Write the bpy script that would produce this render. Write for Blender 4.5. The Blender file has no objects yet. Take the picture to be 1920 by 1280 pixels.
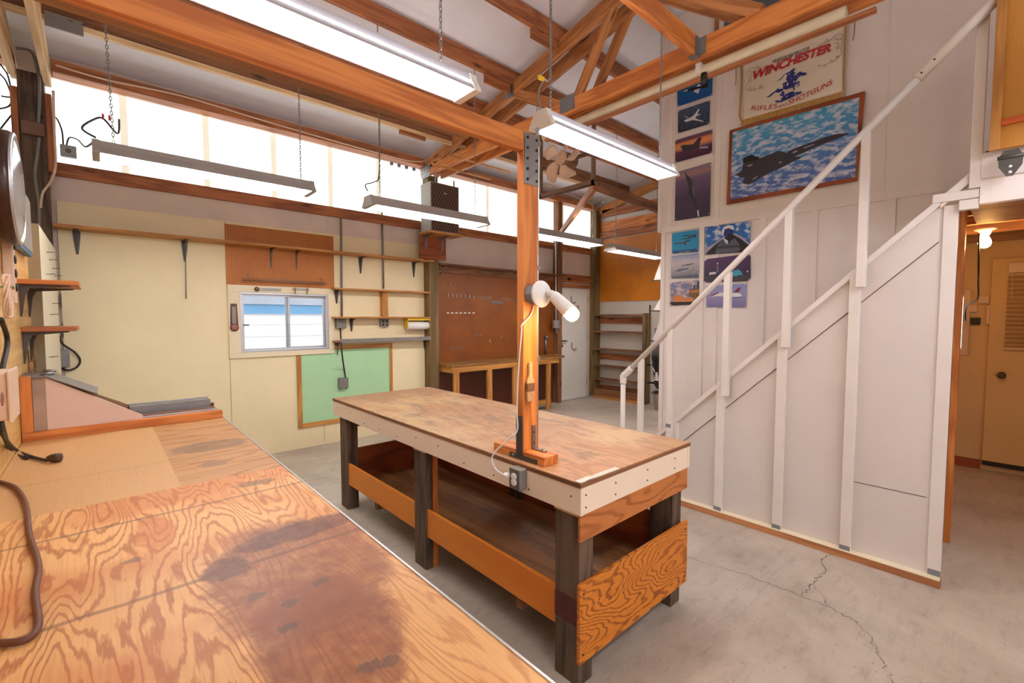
import bpy, math, random
from mathutils import Vector, Matrix
random.seed(7)
sc = bpy.context.scene
COL = sc.collection
V = Vector
# ------------------------------------------------------------------ camera
F = 852.64
YAW, PITCH, ROLL = math.radians(47.859), math.radians(-2.995), math.radians(-0.0187)
CP = V((0, 0, 1.5))
FW = V((math.cos(YAW)*math.cos(PITCH), math.sin(YAW)*math.cos(PITCH), math.sin(PITCH)))
RT = V((math.sin(YAW), -math.cos(YAW), 0)); UP = RT.cross(FW)
cam = bpy.data.cameras.new('camera'); cam.lens = F/1920*36; cam.sensor_width = 36; cam.clip_start = .02
co = bpy.data.objects.new('camera', cam); COL.objects.link(co)
co.matrix_world = Matrix(((RT.x, UP.x, -FW.x, CP.x), (RT.y, UP.y, -FW.y, CP.y), (RT.z, UP.z, -FW.z, CP.z), (0, 0, 0, 1)))
sc.camera = co
def W(u, v, ax, val):
    """point of the photograph on the real plane axis = val"""
    d = RT*((u-960)/F) - UP*((v-640)/F) + FW
    return CP + d*((val-CP[ax])/d[ax])

# ------------------------------------------------------------------ materials
def lin(c):
    return tuple(((x/255)/12.92 if x/255 <= .04045 else ((x/255+.055)/1.055)**2.4) for x in c)+(1,)
class N:
    def __init__(s, name):
        s.m = bpy.data.materials.new(name); s.m.use_nodes = True
        s.t = s.m.node_tree; s.b = s.t.nodes['Principled BSDF']
    def n(s, typ, **kw):
        nd = s.t.nodes.new(typ)
        for k, v in kw.items(): setattr(nd, k, v)
        return nd
    def l(s, a, b): s.t.links.new(a, b)
    def gc(s, scale=(1, 1, 1)):
        a = s.n('ShaderNodeAttribute'); a.attribute_name = 'gc'
        mp = s.n('ShaderNodeMapping'); mp.inputs['Scale'].default_value = scale
        s.l(a.outputs['Vector'], mp.inputs['Vector']); return mp.outputs[0]
    def noise(s, vec, scale, detail=4, rough=.55, dist=0.0):
        nd = s.n('ShaderNodeTexNoise'); nd.inputs['Scale'].default_value = scale
        nd.inputs['Detail'].default_value = detail; nd.inputs['Roughness'].default_value = rough
        nd.inputs['Distortion'].default_value = dist
        s.l(vec, nd.inputs['Vector']); return nd.outputs['Fac']
    def math(s, op, a, b=None, c=None):
        nd = s.n('ShaderNodeMath', operation=op)
        for i, x in enumerate((a, b, c)):
            if x is None: continue
            if isinstance(x, (int, float)): nd.inputs[i].default_value = x
            else: s.l(x, nd.inputs[i])
        return nd.outputs[0]
    def ramp(s, fac, stops):
        nd = s.n('ShaderNodeValToRGB'); e = nd.color_ramp.elements
        while len(e) < len(stops): e.new(.5)
        for i, (p, c) in enumerate(stops):
            e[i].position = p; e[i].color = c if len(c) == 4 else lin(c)
        s.l(fac, nd.inputs[0]); return nd.outputs[0]
    def fac(s, x, a, b):
        nd = s.n('ShaderNodeMapRange'); nd.inputs[1].default_value = a; nd.inputs[2].default_value = b
        s.l(x, nd.inputs[0]); return nd.outputs[0]
    def mix(s, f, a, b, mode='MIX'):
        nd = s.n('ShaderNodeMix', data_type='RGBA', blend_type=mode)
        for i, x in ((0, f), (6, a), (7, b)):
            if isinstance(x, (int, float)): nd.inputs[i].default_value = x
            elif isinstance(x, tuple): nd.inputs[i].default_value = x if len(x) == 4 else lin(x)
            else: s.l(x, nd.inputs[i])
        return nd.outputs[2]
    def xyz(s, vec):
        nd = s.n('ShaderNodeSeparateXYZ'); s.l(vec, nd.inputs[0]); return nd.outputs
    def bump(s, h, strength=.3, dist=.01):
        nd = s.n('ShaderNodeBump'); nd.inputs['Strength'].default_value = strength; nd.inputs['Distance'].default_value = dist
        s.l(h, nd.inputs['Height']); s.l(nd.outputs[0], s.b.inputs['Normal'])
    def out(s, col, rough=.6, metal=0.0, spec=None):
        if isinstance(col, tuple): s.b.inputs['Base Color'].default_value = col
        else: s.l(col, s.b.inputs['Base Color'])
        s.b.inputs['Roughness'].default_value = rough; s.b.inputs['Metallic'].default_value = metal
        if spec is not None: s.b.inputs['Specular IOR Level'].default_value = spec
        return s.m
def plain(name, c, rough=.5, metal=0.0, var=.12, scale=6, bump=0.0, spec=None):
    m = N(name); v = m.gc()
    f = m.noise(v, scale, 5, .6)
    a = lin(c); d = tuple(x*(1-var) for x in a[:3])+(1,); l = tuple(min(1, x*(1+var*.7)) for x in a[:3])+(1,)
    col = m.ramp(f, [(.3, d), (.7, l)])
    if bump: m.bump(m.noise(v, scale*6, 3), bump, .004)
    return m.out(col, rough, metal, spec)
def wood(name, dark, light, rough=.55, rings=34, knots=True, dirt=0.0):
    m = N(name)
    f = m.noise(m.gc((.55, 5.5, 5.5)), 1.3, 3, .5, .4)
    r = m.math('SINE', m.math('MULTIPLY', f, rings))
    r = m.fac(r, -1, 1)
    col = m.mix(m.math('MULTIPLY', r, .75), light, dark)
    fib = m.noise(m.gc((3, 130, 130)), 1, 2)
    col = m.mix(m.math('MULTIPLY', m.fac(fib, .45, .75), .35), col, dark)
    if knots:
        vo = m.n('ShaderNodeTexVoronoi'); vo.inputs['Scale'].default_value = 1.0
        m.l(m.gc((2.0, 6, 6)), vo.inputs['Vector'])
        k = m.fac(vo.outputs['Distance'], .16, .06)
        dk = tuple(x*.45 for x in dark)
        col = m.mix(m.math('MULTIPLY', k, .8), col, dk)
    if dirt:
        dn = m.noise(m.gc((1, 2, 2)), 3, 6, .7)
        col = m.mix(m.math('MULTIPLY', m.fac(dn, .48, .7), dirt), col, (40, 34, 28))
    m.bump(fib, .12, .003)
    return m.out(col, rough)
def ply(name, dark, light, kx=.8, ky=4.0, rings=70, extra=None, rough=.5, fine=.25, warp=.35):
    """rotary cut plywood face: contour lines of a stretched noise"""
    m = N(name)
    f = m.noise(m.gc((kx, ky, ky)), 1.0, 1.5, .45, 0)
    f2 = m.noise(m.gc((kx*5, ky*5, ky*5)), 1.0, 3, .6, 0)
    f = m.math('ADD', f, m.math('MULTIPLY', m.math('SUBTRACT', f2, .5), warp*.22))
    r = m.math('SINE', m.math('MULTIPLY', f, rings))
    r = m.fac(r, .15, .98)
    big = m.noise(m.gc((.5, 1.6, 1)), 1.7, 2)
    col = m.mix(r, light, dark)
    col = m.mix(m.math('MULTIPLY', m.fac(big, .35, .65), .55), col, tuple(int(x*.8+y*.2) for x, y in zip(light, dark)))
    fib = m.noise(m.gc((5, 160, 160)), 1, 2)
    col = m.mix(m.math('MULTIPLY', m.fac(fib, .45, .75), fine), col, dark)
    if extra: col = extra(m, col)
    m.bump(fib, .06, .002)
    return m.out(col, rough)
M = {}
M['fir'] = wood('fir orange', (174, 90, 34), (226, 142, 68), .5, 40)
M['roughback'] = wood('rough pinkish lumber', (132, 92, 66), (180, 136, 104), .8, 24)
M['fir_red'] = wood('fir red brown', (126, 70, 38), (182, 112, 66), .6, 34)
M['pale'] = wood('pale pine', (206, 160, 104), (238, 206, 158), .6, 22)
M['shelfwood'] = wood('shelf wood', (158, 100, 40), (206, 146, 74), .55, 30)
M['brown'] = wood('brown lumber', (92, 58, 34), (146, 96, 60), .65, 30)
M['truss'] = wood('truss lumber', (150, 90, 46), (204, 136, 78), .6, 32)
M['dark'] = wood('old dark timber', (52, 38, 30), (112, 88, 68), .7, 30, True, .7)
M['post'] = wood('treated post', (92, 70, 38), (134, 108, 66), .7, 18)
M['redply'] = ply('red brown plywood', (112, 48, 22), (160, 80, 38), .8, 3, 40)
M['endply'] = ply('orange fir plywood', (146, 72, 14), (220, 132, 36), 1.4, 4.5, 190)
M['railply'] = ply('orange brown plywood', (150, 80, 32), (200, 122, 60), 1.2, 4.5, 70)
M['sideply'] = ply('amber plywood', (212, 112, 22), (232, 140, 40), .5, 2, 22)
M['trayply'] = wood('tray plywood', (128, 82, 44), (186, 132, 82), .6, 16, False, .6)
M['panel_tan'] = None
M['cream'] = plain('cream paint', (242, 226, 184), .55, 0, .05, 2.2, .05)
M['greypink'] = plain('grey pink liner', (226, 208, 196), .5, 0, .1, 2.0, .25)
M['white'] = plain('white paint', (238, 228, 222), .5, 0, .04, 3, .06)
M['white_stair'] = plain('white stair paint', (218, 208, 202), .5, 0, .04, 3, .06)
M['white2'] = plain('white trim paint', (228, 219, 212), .45, 0, .04, 5, .05)
M['peel'] = None
M['galv'] = plain('galvanised steel', (150, 150, 150), .45, .85, .2, 9)
M['greysteel'] = plain('grey painted steel', (132, 128, 122), .5, .2, .12, 7)
M['darksteel'] = plain('dark steel', (94, 90, 86), .5, .6, .15, 12)
M['alum'] = plain('aluminium', (200, 202, 206), .35, .8, .06, 8)
M['whiteplastic'] = plain('white plastic', (236, 232, 226), .4, 0, .03, 5)
M['enamel'] = plain('white enamel reflector', (226, 224, 220), .35, 0, .05, 4)
M['fixlight'] = plain('light grey enamel', (188, 184, 190), .45, 0, .06, 4)
M['fixgrey'] = plain('grey enamel', (170, 164, 158), .45, 0.1, .08, 4)
M['black'] = plain('black rubber', (40, 36, 34), .55, 0, .1, 9)
M['browncord'] = plain('brown rubber cord', (104, 62, 44), .5, 0, .1, 9)
M['creamplastic'] = plain('cream plastic', (226, 196, 168), .45, 0, .05, 6)
M['bluepaint'] = plain('blue plastic', (36, 120, 176), .4, 0, .05, 6)
M['green'] = plain('green painted board', (176, 220, 172), .6, 0, .06, 2.5)
M['fanblade'] = plain('tan fan plastic', (206, 170, 142), .4, 0, .06, 5)
M['paper'] = plain('white paper', (240, 238, 234), .8, 0, .03, 12)
M['boltdark'] = plain('dark bolt', (58, 52, 48), .5, .6, .1, 20)
M['tape'] = plain('grey duct tape', (128, 128, 132), .6, 0, .15, 30)
M['brass'] = plain('gold trim', (176, 136, 70), .6, 0, .15, 40)
M['seam'] = plain('dark seam line', (96, 82, 70), .8, 0, .1, 9)  # dark joints between panels
M['yellow'] = plain('yellow plastic', (232, 190, 40), .5, 0, .05, 6)
M['redplastic'] = plain('red wire nut', (170, 60, 50), .5, 0, .05, 6)
M['bristle'] = plain('pale bristle', (196, 150, 108), .8, 0, .25, 90)
def glow(name, c, strength):
    m = N(name); m.out(lin((250, 250, 250)), .4)
    m.b.inputs['Emission Color'].default_value = lin(c); m.b.inputs['Emission Strength'].default_value = strength
    return m.m
M['tube'] = glow('fluorescent tube', (246, 244, 252), 46)
M['tube_wall'] = glow('fluorescent tube wall side', (250, 246, 246), 62)
M['bulb'] = glow('warm bulb', (255, 206, 140), 300)
M['bulb2'] = glow('warm bulb side room', (255, 190, 110), 330)
def peg(name, c1, c2, ax=(0, 2), pitch=.0254, hole=.17):
    m = N(name); g = m.n('ShaderNodeNewGeometry'); x = m.xyz(g.outputs['Position'])
    fr = [m.math('SUBTRACT', m.math('FRACT', m.math('DIVIDE', x[a], pitch)), .5) for a in ax]
    d = m.math('SQRT', m.math('ADD', m.math('MULTIPLY', fr[0], fr[0]), m.math('MULTIPLY', fr[1], fr[1])))
    h = m.math('LESS_THAN', d, hole)
    f = m.noise(m.gc((1, 1, 1)), 2.5, 5, .65)
    col = m.ramp(f, [(.3, c1), (.7, c2)])
    col = m.mix(m.math('MULTIPLY', h, .7), col, (40, 22, 10))
    return m.out(col, .5)
M['peg'] = peg('pegboard', (172, 98, 24), (198, 120, 36))
M['pegdark'] = peg('dark pegboard', (122, 62, 12), (148, 82, 20))
M['hardboard'] = plain('hardboard', (200, 120, 24), .45, 0, .25, 2.2)
M['darkhard'] = plain('dark hardboard', (92, 42, 20), .5, 0, .2, 3)
def tandg():
    m = N('tan panelling'); g = m.n('ShaderNodeNewGeometry'); x = m.xyz(g.outputs['Position'])
    fr = m.math('ABSOLUTE', m.math('SUBTRACT', m.math('FRACT', m.math('DIVIDE', x[1], .105)), .5))
    line = m.math('GREATER_THAN', fr, .47)
    f = m.noise(m.gc((1, 1, 1)), 1, 2); mp = m.noise(m.gc((.8, 14, 14)), 1.6, 4)
    col = m.ramp(mp, [(.3, (188, 138, 72)), (.7, (232, 194, 124))])
    col = m.mix(m.math('MULTIPLY', line, .65), col, (96, 62, 30)); return m.out(col, .45)
M['panel_tan'] = tandg()
def peel():
    m = N('peeling white paint'); f = m.noise(m.gc(), 9, 8, .7); f2 = m.noise(m.gc(), 1.5, 3)
    s = m.math('MULTIPLY', m.fac(f, .6, .68), m.fac(f2, .4, .6))
    col = m.mix(s, (236, 222, 190), (168, 132, 92)); return m.out(col, .6)
M['peel'] = peel()
def fibreglass():
    m = N('backlit fibreglass'); g = m.n('ShaderNodeNewGeometry'); x = m.xyz(g.outputs['Position'])
    rib = m.math('SINE', m.math('MULTIPLY', x[0], 2*math.pi/.076))
    mp = m.n('ShaderNodeMapping'); mp.inputs['Scale'].default_value = (9, 9, .8); m.l(g.outputs['Position'], mp.inputs[0])
    f = m.noise(mp.outputs[0], 1.0, 4, .6)
    col = m.ramp(f, [(.3, (214, 224, 226)), (.62, (250, 252, 250))])
    col = m.mix(m.math('MULTIPLY', m.fac(rib, -1, 1), .10), col, (196, 206, 200))
    m.l(col, m.b.inputs['Emission Color']); m.b.inputs['Emission Strength'].default_value = 2.4
    return m.out(lin((210, 215, 210)), .5)
M['fibre'] = fibreglass()
M['fibrestrip'] = glow('backlit lap strip', (226, 224, 196), .86)
M['fill_front'] = glow('added fill panel front', (240, 243, 255), 2.6)  # glow of the panels added behind the camera to brighten the room
def blanket():
    m = N('white roof blanket'); v = m.gc((1, 1, 1))
    f = m.noise(v, 1.3, 3); f2 = m.noise(m.gc((.5, 8, 1)), 2.0, 4, .6)
    col = m.ramp(f, [(.35, (232, 232, 240)), (.65, (246, 246, 252))])
    m.bump(f2, .5, .02); return m.out(col, .4)
M['blanket'] = blanket()
def concrete():
    m = N('concrete'); v = m.gc()
    a = m.noise(v, .9, 6, .65, .3); b = m.noise(m.gc((1, 3.5, 1)), 5, 6, .7)
    col = m.ramp(a, [(.3, (158, 144, 128)), (.55, (194, 180, 164)), (.75, (210, 196, 180))])
    col = m.mix(m.math('MULTIPLY', m.fac(b, .5, .8), .45), col, (112, 98, 86))
    sp = m.noise(v, 60, 2); col = m.mix(m.math('MULTIPLY', m.fac(sp, .66, .72), .5), col, (84, 72, 62))
    m.bump(b, .1, .005); return m.out(col, .55)
M['concrete'] = concrete()
M['crack'] = plain('concrete crack', (78, 66, 58), .9, 0, .1, 20)
def clear():
    m = N('window glass'); m.out((.95, .98, 1, 1), .02); m.b.inputs['Transmission Weight'].default_value = 1
    m.b.inputs['IOR'].default_value = 1.05; return m.m
M['glass'] = clear()
M['domeglass'] = plain('domed glass', (196, 204, 208), .12, .25, .1, 3)
M['clockcase'] = plain('dark brown bakelite', (62, 34, 26), .28, 0, .25, 40)

# ------------------------------------------------------------------ mesh builder
class MB:
    def __init__(s): s.v = []; s.f = []; s.mi = []; s.g = []; s.sm = []
    def add(s, vs, fs, mi=0, gc=None, smooth=False):
        o = len(s.v); s.v += [V(p) for p in vs]
        s.g += [V(p) for p in (gc if gc else vs)]
        for f in fs: s.f.append([i+o for i in f]); s.mi.append(mi); s.sm.append(smooth)
        return s
    def box(s, x0, x1, y0, y1, z0, z1, mi=0, grain=None, raw=False):
        x0, x1 = sorted((x0, x1)); y0, y1 = sorted((y0, y1)); z0, z1 = sorted((z0, z1))
        vs = [(x, y, z) for x in (x0, x1) for y in (y0, y1) for z in (z0, z1)]
        fs = [(0, 1, 3, 2), (4, 6, 7, 5), (0, 4, 5, 1), (2, 3, 7, 6), (0, 2, 6, 4), (1, 5, 7, 3)]
        d = (x1-x0, y1-y0, z1-z0)
        ax = grain if grain is not None else max(range(3), key=lambda i: d[i])
        o = V((0, 0, 0)) if raw else V((random.random()*40, random.random()*40, random.random()*40))
        od = [ax]+[i for i in range(3) if i != ax]
        return s.add(vs, fs, mi, [V((p[od[0]], p[od[1]], p[od[2]]))+o for p in vs])
    def bar(s, p0, p1, w, h, up=(0, 0, 1), mi=0):
        """board from p0 to p1, w across, h along up"""
        p0, p1 = V(p0), V(p1); a = p1-p0; L = a.length; a.normalize()
        sd = V(up).cross(a); sd.normalize(); u = a.cross(sd)
        vs = []; g = []; o = V((random.random()*40, random.random()*40, random.random()*40))
        for t in (0, L):
            for i in (-w/2, w/2):
                for j in (-h/2, h/2):
                    vs.append(p0+a*t+sd*i+u*j); g.append(V((t, i, j))+o)
        return s.add(vs, [(0, 1, 3, 2), (4, 6, 7, 5), (0, 4, 5, 1), (2, 3, 7, 6), (0, 2, 6, 4), (1, 5, 7, 3)], mi, g)
    def tube(s, pts, r, n=8, mi=0, closed=False):
        pts = [V(p) for p in pts]; k = len(pts); rings = []
        rs = r if isinstance(r, (list, tuple)) else [r]*k
        prev = None
        for i, p in enumerate(pts):
            if closed: t = pts[(i+1) % k]-pts[i-1]
            else: t = (pts[min(i+1, k-1)]-pts[max(i-1, 0)])
            t.normalize()
            if prev is None:
                a = V((0, 0, 1)) if abs(t.z) < .9 else V((1, 0, 0))
                sd = t.cross(a)
            else: sd = prev-t*prev.dot(t)
            sd.normalize(); prev = sd; u = t.cross(sd)
            rings.append([p+(sd*math.cos(2*math.pi*j/n)+u*math.sin(2*math.pi*j/n))*rs[i] for j in range(n)])
        vs = [q for rr in rings for q in rr]; fs = []
        for i in range(k if closed else k-1):
            for j in range(n):
                a, b = i*n, ((i+1) % k)*n
                fs.append((a+j, a+(j+1) % n, b+(j+1) % n, b+j))
        if not closed: fs += [tuple(range(n))[::-1], tuple((k-1)*n+j for j in range(n))]
        return s.add(vs, fs, mi, None, True)
    def lathe(s, prof, o, ax, n=24, mi=0, smooth=True):
        """prof: (radius, distance along ax)"""
        o = V(o); a = V(ax).normalized(); t = V((0, 0, 1)) if abs(a.z) < .9 else V((1, 0, 0))
        sd = a.cross(t).normalized(); u = a.cross(sd); vs = []
        for r, h in prof:
            for j in range(n):
                th = 2*math.pi*j/n; vs.append(o+a*h+(sd*math.cos(th)+u*math.sin(th))*max(r, 1e-4))
        fs = []
        for i in range(len(prof)-1):
            for j in range(n): fs.append((i*n+j, i*n+(j+1) % n, (i+1)*n+(j+1) % n, (i+1)*n+j))
        fs += [tuple(range(n))[::-1], tuple((len(prof)-1)*n+j for j in range(n))]
        return s.add(vs, fs, mi, None, smooth)
    def prism(s, pts, off, mi=0, grain=None):
        """polygon (3d points) extruded by vector off"""
        pts = [V(p) for p in pts]; n = len(pts); vs = pts+[p+V(off) for p in pts]
        fs = [tuple(range(n)), tuple(range(2*n-1, n-1, -1))]+[(i, i+n, (i+1) % n+n, (i+1) % n) for i in range(n)]
        g = vs
        if grain is not None:
            od = [grain]+[i for i in range(3) if i != grain]; g = [V((p[od[0]], p[od[1]], p[od[2]])) for p in vs]
        return s.add(vs, fs, mi, g)
    def build(s, name, mats, parent=None, bevel=0.0, seg=2, base=None):
        if not isinstance(mats, (list, tuple)): mats = [mats]
        xs = [p.x for p in s.v]; ys = [p.y for p in s.v]; zs = [p.z for p in s.v]
        o = V(((min(xs)+max(xs))/2, (min(ys)+max(ys))/2, min(zs)))
        me = bpy.data.meshes.new(name); me.from_pydata([p-o for p in s.v], [], s.f)
        for m in mats: me.materials.append(m)
        me.polygons.foreach_set('material_index', s.mi); me.polygons.foreach_set('use_smooth', s.sm)
        at = me.attributes.new('gc', 'FLOAT_VECTOR', 'POINT')
        at.data.foreach_set('vector', [c for g in s.g for c in g])
        me.update()
        import bmesh
        bm = bmesh.new(); bm.from_mesh(me); bmesh.ops.recalc_face_normals(bm, faces=bm.faces); bm.to_mesh(me); bm.free()
        ob = bpy.data.objects.new(name, me); COL.objects.link(ob)
        if parent is not None:
            ob.parent = parent; wl = V((0, 0, 0)); q = parent
            while q is not None: wl += q.location; q = q.parent
            ob.location = o-wl
        else: ob.location = o
        if bevel:
            b = ob.modifiers.new('bevel', 'BEVEL'); b.width = bevel; b.segments = seg; b.limit_method = 'ANGLE'
        return ob
def B(*a, **k): return MB().box(*a, **k)
def T(name, label, cat, loc, group=None):
    o = bpy.data.objects.new(name, None); COL.objects.link(o); o.location = V(loc); o.empty_display_size = .05
    o['label'] = label; o['category'] = cat
    if group: o['group'] = group
    return o
def tag(o, label, cat, group=None):
    o['label'] = label; o['category'] = cat
    if group: o['group'] = group
    return o
def st(o): o['kind'] = 'structure'; return o
def spline(pts, n=6):
    pts = [V(p) for p in pts]; out = []
    for i in range(len(pts)-1):
        p0 = pts[max(i-1, 0)]; p1 = pts[i]; p2 = pts[i+1]; p3 = pts[min(i+2, len(pts)-1)]
        for k in range(n):
            t = k/n
            out.append(.5*((2*p1)+(p2-p0)*t+(2*p0-5*p1+4*p2-p3)*t*t+(3*p1-p0-3*p2+p3)*t**3))
    out.append(pts[-1]); return out

# ------------------------------------------------------------------ room shell
YB, XE, XS, XP = 5.47, 7.1, 3.41, 4.2
def ZR(y): return 3.68+.22*(YB-y)
YN = -3.0
fl = st(MB().box(-2.6, 8.2, YN, 6.4, -.1, 0, raw=True).build('floor', M['concrete']))
def ribbon(pts, w, parent, name):
    mb = MB(); P = [V((p[0], p[1], .0012)) for p in pts]; vs = []
    for i, p in enumerate(P):
        t = (P[min(i+1, len(P)-1)]-P[max(i-1, 0)]).normalized(); s = V((-t.y, t.x, 0))*w*(.4+.9*random.random())
        vs += [p-s, p+s]
    mb.add(vs, [(2*i, 2*i+1, 2*i+3, 2*i+2) for i in range(len(P)-1)]); return mb.build(name, M['crack'], parent)
def jag(px, n=8, a=.012):
    pts = [W(u, v, 2, 0) for u, v in px]; out = []
    for i in range(len(pts)-1):
        for k in range(n):
            p = pts[i].lerp(pts[i+1], k/n); out.append(p+V((random.uniform(-a, a), random.uniform(-a, a), 0)))
    return out+[pts[-1]]
ribbon(jag([(1215, 1035), (1280, 1042), (1340, 1060), (1400, 1078), (1450, 1098), (1503, 1116), (1552, 1137), (1600, 1162), (1630, 1190), (1650, 1232), (1672, 1275), (1690, 1310)]), .0016, fl, 'crack')
ribbon(jag([(1564, 1038), (1541, 1048), (1546, 1072), (1527, 1090), (1503, 1116)]), .0022, fl, 'crack')
ribbon(jag([(1524, 1098), (1545, 1120), (1553, 1138)]), .0012, fl, 'crack')
# back wall with the sliding window's hole
wx0, wx1, wz0, wz1 = 1.09, 2.0, 1.13, 1.77
mb = MB()
for a in ((-2.6, wx0, 0, 2.8), (wx1, XE+.12, 0, 2.8), (wx0, wx1, 0, wz0), (wx0, wx1, wz1, 2.8), (-2.6, XE+.12, 3.5, 4.0)):
    mb.box(a[0], a[1], YB, YB+.12, a[2], a[3], raw=True)
wb = st(mb.build('wall_back', M['greypink']))
zs_ = W(250, 394, 1, YB).z
mb = MB(); PX0, PX1 = -.245, 3.31
for a in ((PX0, wx0, 0, zs_), (wx1, PX1, 0, zs_), (wx0, wx1, 0, wz0), (wx0, wx1, wz1, zs_)):
    mb.box(a[0], a[1], YB-.012, YB, a[2], a[3], raw=True)
mb.build('painted_panel', M['cream'], wb)
mb = MB()
for x, z0, z1 in ((.985, 0, zs_), (1.93, 0, 1.06), (2.62, 0, .6), (PX0+.005, 0, zs_)):
    mb.box(x-.0015, x+.0015, YB-.0135, YB-.01, z0+.03, z1)
mb.build('panel_seam', M['seam'], wb)
# fibreglass clerestory
post3x = 6.05
bays = ((-2.6, -.44, []), (-.22, 3.29, [.221, .847, 1.464, 2.076, 2.68]), (3.48, 5.98, [4.459, 5.1]), (6.1, 6.97, [6.2]))
nwin = 2
for a, b, strips in bays:
    w = st(B(a, b, YB+.03, YB+.05, 2.8, 3.5, raw=True).build('window_%d' % nwin, M['fibre'])); nwin += 1
    for x in strips: B(x-.027, x+.027, YB+.02, YB+.03, 2.8, 3.5).build('lap_strip', M['fibrestrip'], w)
# end wall, side room and the walls behind the camera
st(B(XE, XE+.12, 2.3, YB+.12, 0, 4.6, raw=True).build('wall_end', plain('white vapour liner', (214, 206, 196), .45, 0, .08, 2, .3)))
mb = MB()
mb.prism([(XP, .27, 0), (XP, 2.405, 0), (XP, 2.405, ZR(2.405)-.01), (XP, -1.6, ZR(-1.6)-.01), (XP, -1.6, 2.3), (XP, .27, 2.3)], (.09, 0, 0))
wp = st(mb.build('wall_stairs', M['white']))
st(B(XP+.09, XE, 2.3, 2.405, 0, ZR(2.4)-.01).build('wall_partition', M['white']))
tanw = plain('tan painted wall', (222, 186, 136), .6, 0, .08, 2)
st(B(6.45, 6.57, -3, 2.3, 0, 2.5, raw=True).build('wall_side_room', tanw))
st(B(XP+.09, 6.45, .95, 1.05, 0, 2.3, raw=True).build('wall_side_room_north', tanw))
st(B(3.41, 6.57, -1.7, -1.6, 0, 4.9, raw=True).build('wall_side_room_south', tanw))
st(MB().box(XP+.09, 6.57, -1.6, .95, 2.33, 2.37).box(3.47, XP+.09, -1.6, .14, 2.33, 2.37).build('ceiling_side_room', M['brown']))
st(B(-2.72, -2.6, YN, YB+.12, 0, ZR(YN), raw=True).build('wall_left_far', M['cream']))
st(B(3.41, 3.5, YN, -1.6, 0, ZR(YN)-.2, raw=True).build('wall_right', M['white']))
mb = MB(); mb.prism([(-2.8, 6.2, ZR(6.2)), (-2.8, YN-.2, ZR(YN-.2)), (-2.8, YN-.2, ZR(YN-.2)+.1), (-2.8, 6.2, ZR(6.2)+.1)], (11, 0, 0))
st(mb.build('ceiling', M['blanket']))

# front wall behind the viewpoint, with added glowing panels as unseen fill light
mb = MB()
for a in ((-2.72, 8.2, 0, 1.3), (-2.72, 8.2, 3.9, ZR(YN)), (-2.72, -2.2, 1.3, 3.9), (3.1, 8.2, 1.3, 3.9), (.35, .55, 1.3, 3.9)): mb.box(a[0], a[1], YN-.12, YN, a[2], a[3], raw=True)
st(mb.build('wall_front', M['cream']))
for a, b in ((-2.2, .35), (.55, 3.1)):
    st(B(a, b, YN-.1, YN-.08, 1.3, 3.9, raw=True).build('window_%d' % nwin, M['fill_front'])); nwin += 1  # added glowing fill panels, out of view
# battens and panel joints on the stair wall
def PY(u, v): p = W(u, v, 0, XP); return p.y, p.z
mb = MB(); X = XP
def vb(y, z0, z1, w=.045, t=.012): mb.box(X-t, X, y-w/2, y+w/2, z0, z1)
zh = 2.37
vb(2.385, 0, zh, .04); vb(1.86, 0, 4.3, .05); vb(.83-.16, 2.37, 4.4, .006, .004); vb(1.46, 0, zh, .05)
mb.box(X-.014, X, .27, 2.405, zh-.03, zh+.03)
vb(1.99, 0, zh, .045); vb(1.09, 0, zh, .05); vb(.62, 0, zh, .05); vb(2.33, zh, 4.2, .05)
mb.build('wall_batten', M['white'], wp)
B(XP-.03, XP+.09, 2.405, 2.44, zh-.02, ZR(2.44)-.02).build('corner_board', M['white'], wp, .004)

# window high on the stair wall
p0 = W(1350, 15, 0, XP); p1 = W(1470, 60, 0, XP)
wn = st(B(XP-.02, XP+.02, p0.y, p0.y-.75, 3.75, 4.35).build('window_20', M['white2'], None, .004))
B(XP-.024, XP-.02, p0.y-.05, p0.y-.7, 3.8, 4.3).build('pane', plain('dark window pane', (96, 100, 108), .2, 0, .1, 3), wn)
B(XP-.04, XP-.0, p0.y+.025, p0.y, 3.72, 4.36).build('window_trim', M['fir_red'], wn)

# ------------------------------------------------------------------ sliding window
tl = W(426, 533, 1, YB-.03); br = W(627, 662, 1, YB-.03)
win = st(MB().box(wx0-.03, wx1+.03, YB-.03, YB-.018, wz1-.0, wz1+.004).build('window_1', M['peel']))
win.name = 'window_1'
t = .024; yo = YB-.012
for nm, a in (('trim_board', (tl.x, br.x, wz1, tl.z)), ('trim_board', (tl.x, br.x, br.z, wz0)), ('trim_board', (tl.x, wx0, wz0, wz1)), ('trim_board', (wx1, br.x, wz0, wz1))):
    B(a[0], a[1], yo-t, yo, a[2], a[3]).build(nm, M['peel'], win, .003)
def rframe(x0, x1, y0, y1, z0, z1, w, name, mat, parent):
    mb = MB()
    mb.box(x0, x1, y0, y1, z0, z0+w).box(x0, x1, y0, y1, z1-w, z1).box(x0, x0+w, y0, y1, z0+w, z1-w).box(x1-w, x1, y0, y1, z0+w, z1-w)
    return mb.build(name, mat, parent, .002)
rframe(wx0, wx1, YB-.03, YB+.07, wz0, wz1, .022, 'window_frame', M['alum'], win)
xm = (wx0+wx1)/2+.02
s1 = rframe(wx0+.022, xm+.02, YB+.0, YB+.02, wz0+.022, wz1-.022, .018, 'sash', M['alum'], win)
s2 = rframe(xm-.02, wx1-.022, YB+.025, YB+.045, wz0+.022, wz1-.022, .024, 'sash', M['alum'], win)
B(wx0+.04, xm, YB+.008, YB+.012, wz0+.04, wz1-.04).build('pane', M['glass'], s1)
B(xm, wx1-.04, YB+.033, YB+.037, wz0+.04, wz1-.04).build('pane', M['glass'], s2)
hd = W(461, 609, 1, YB)
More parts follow.
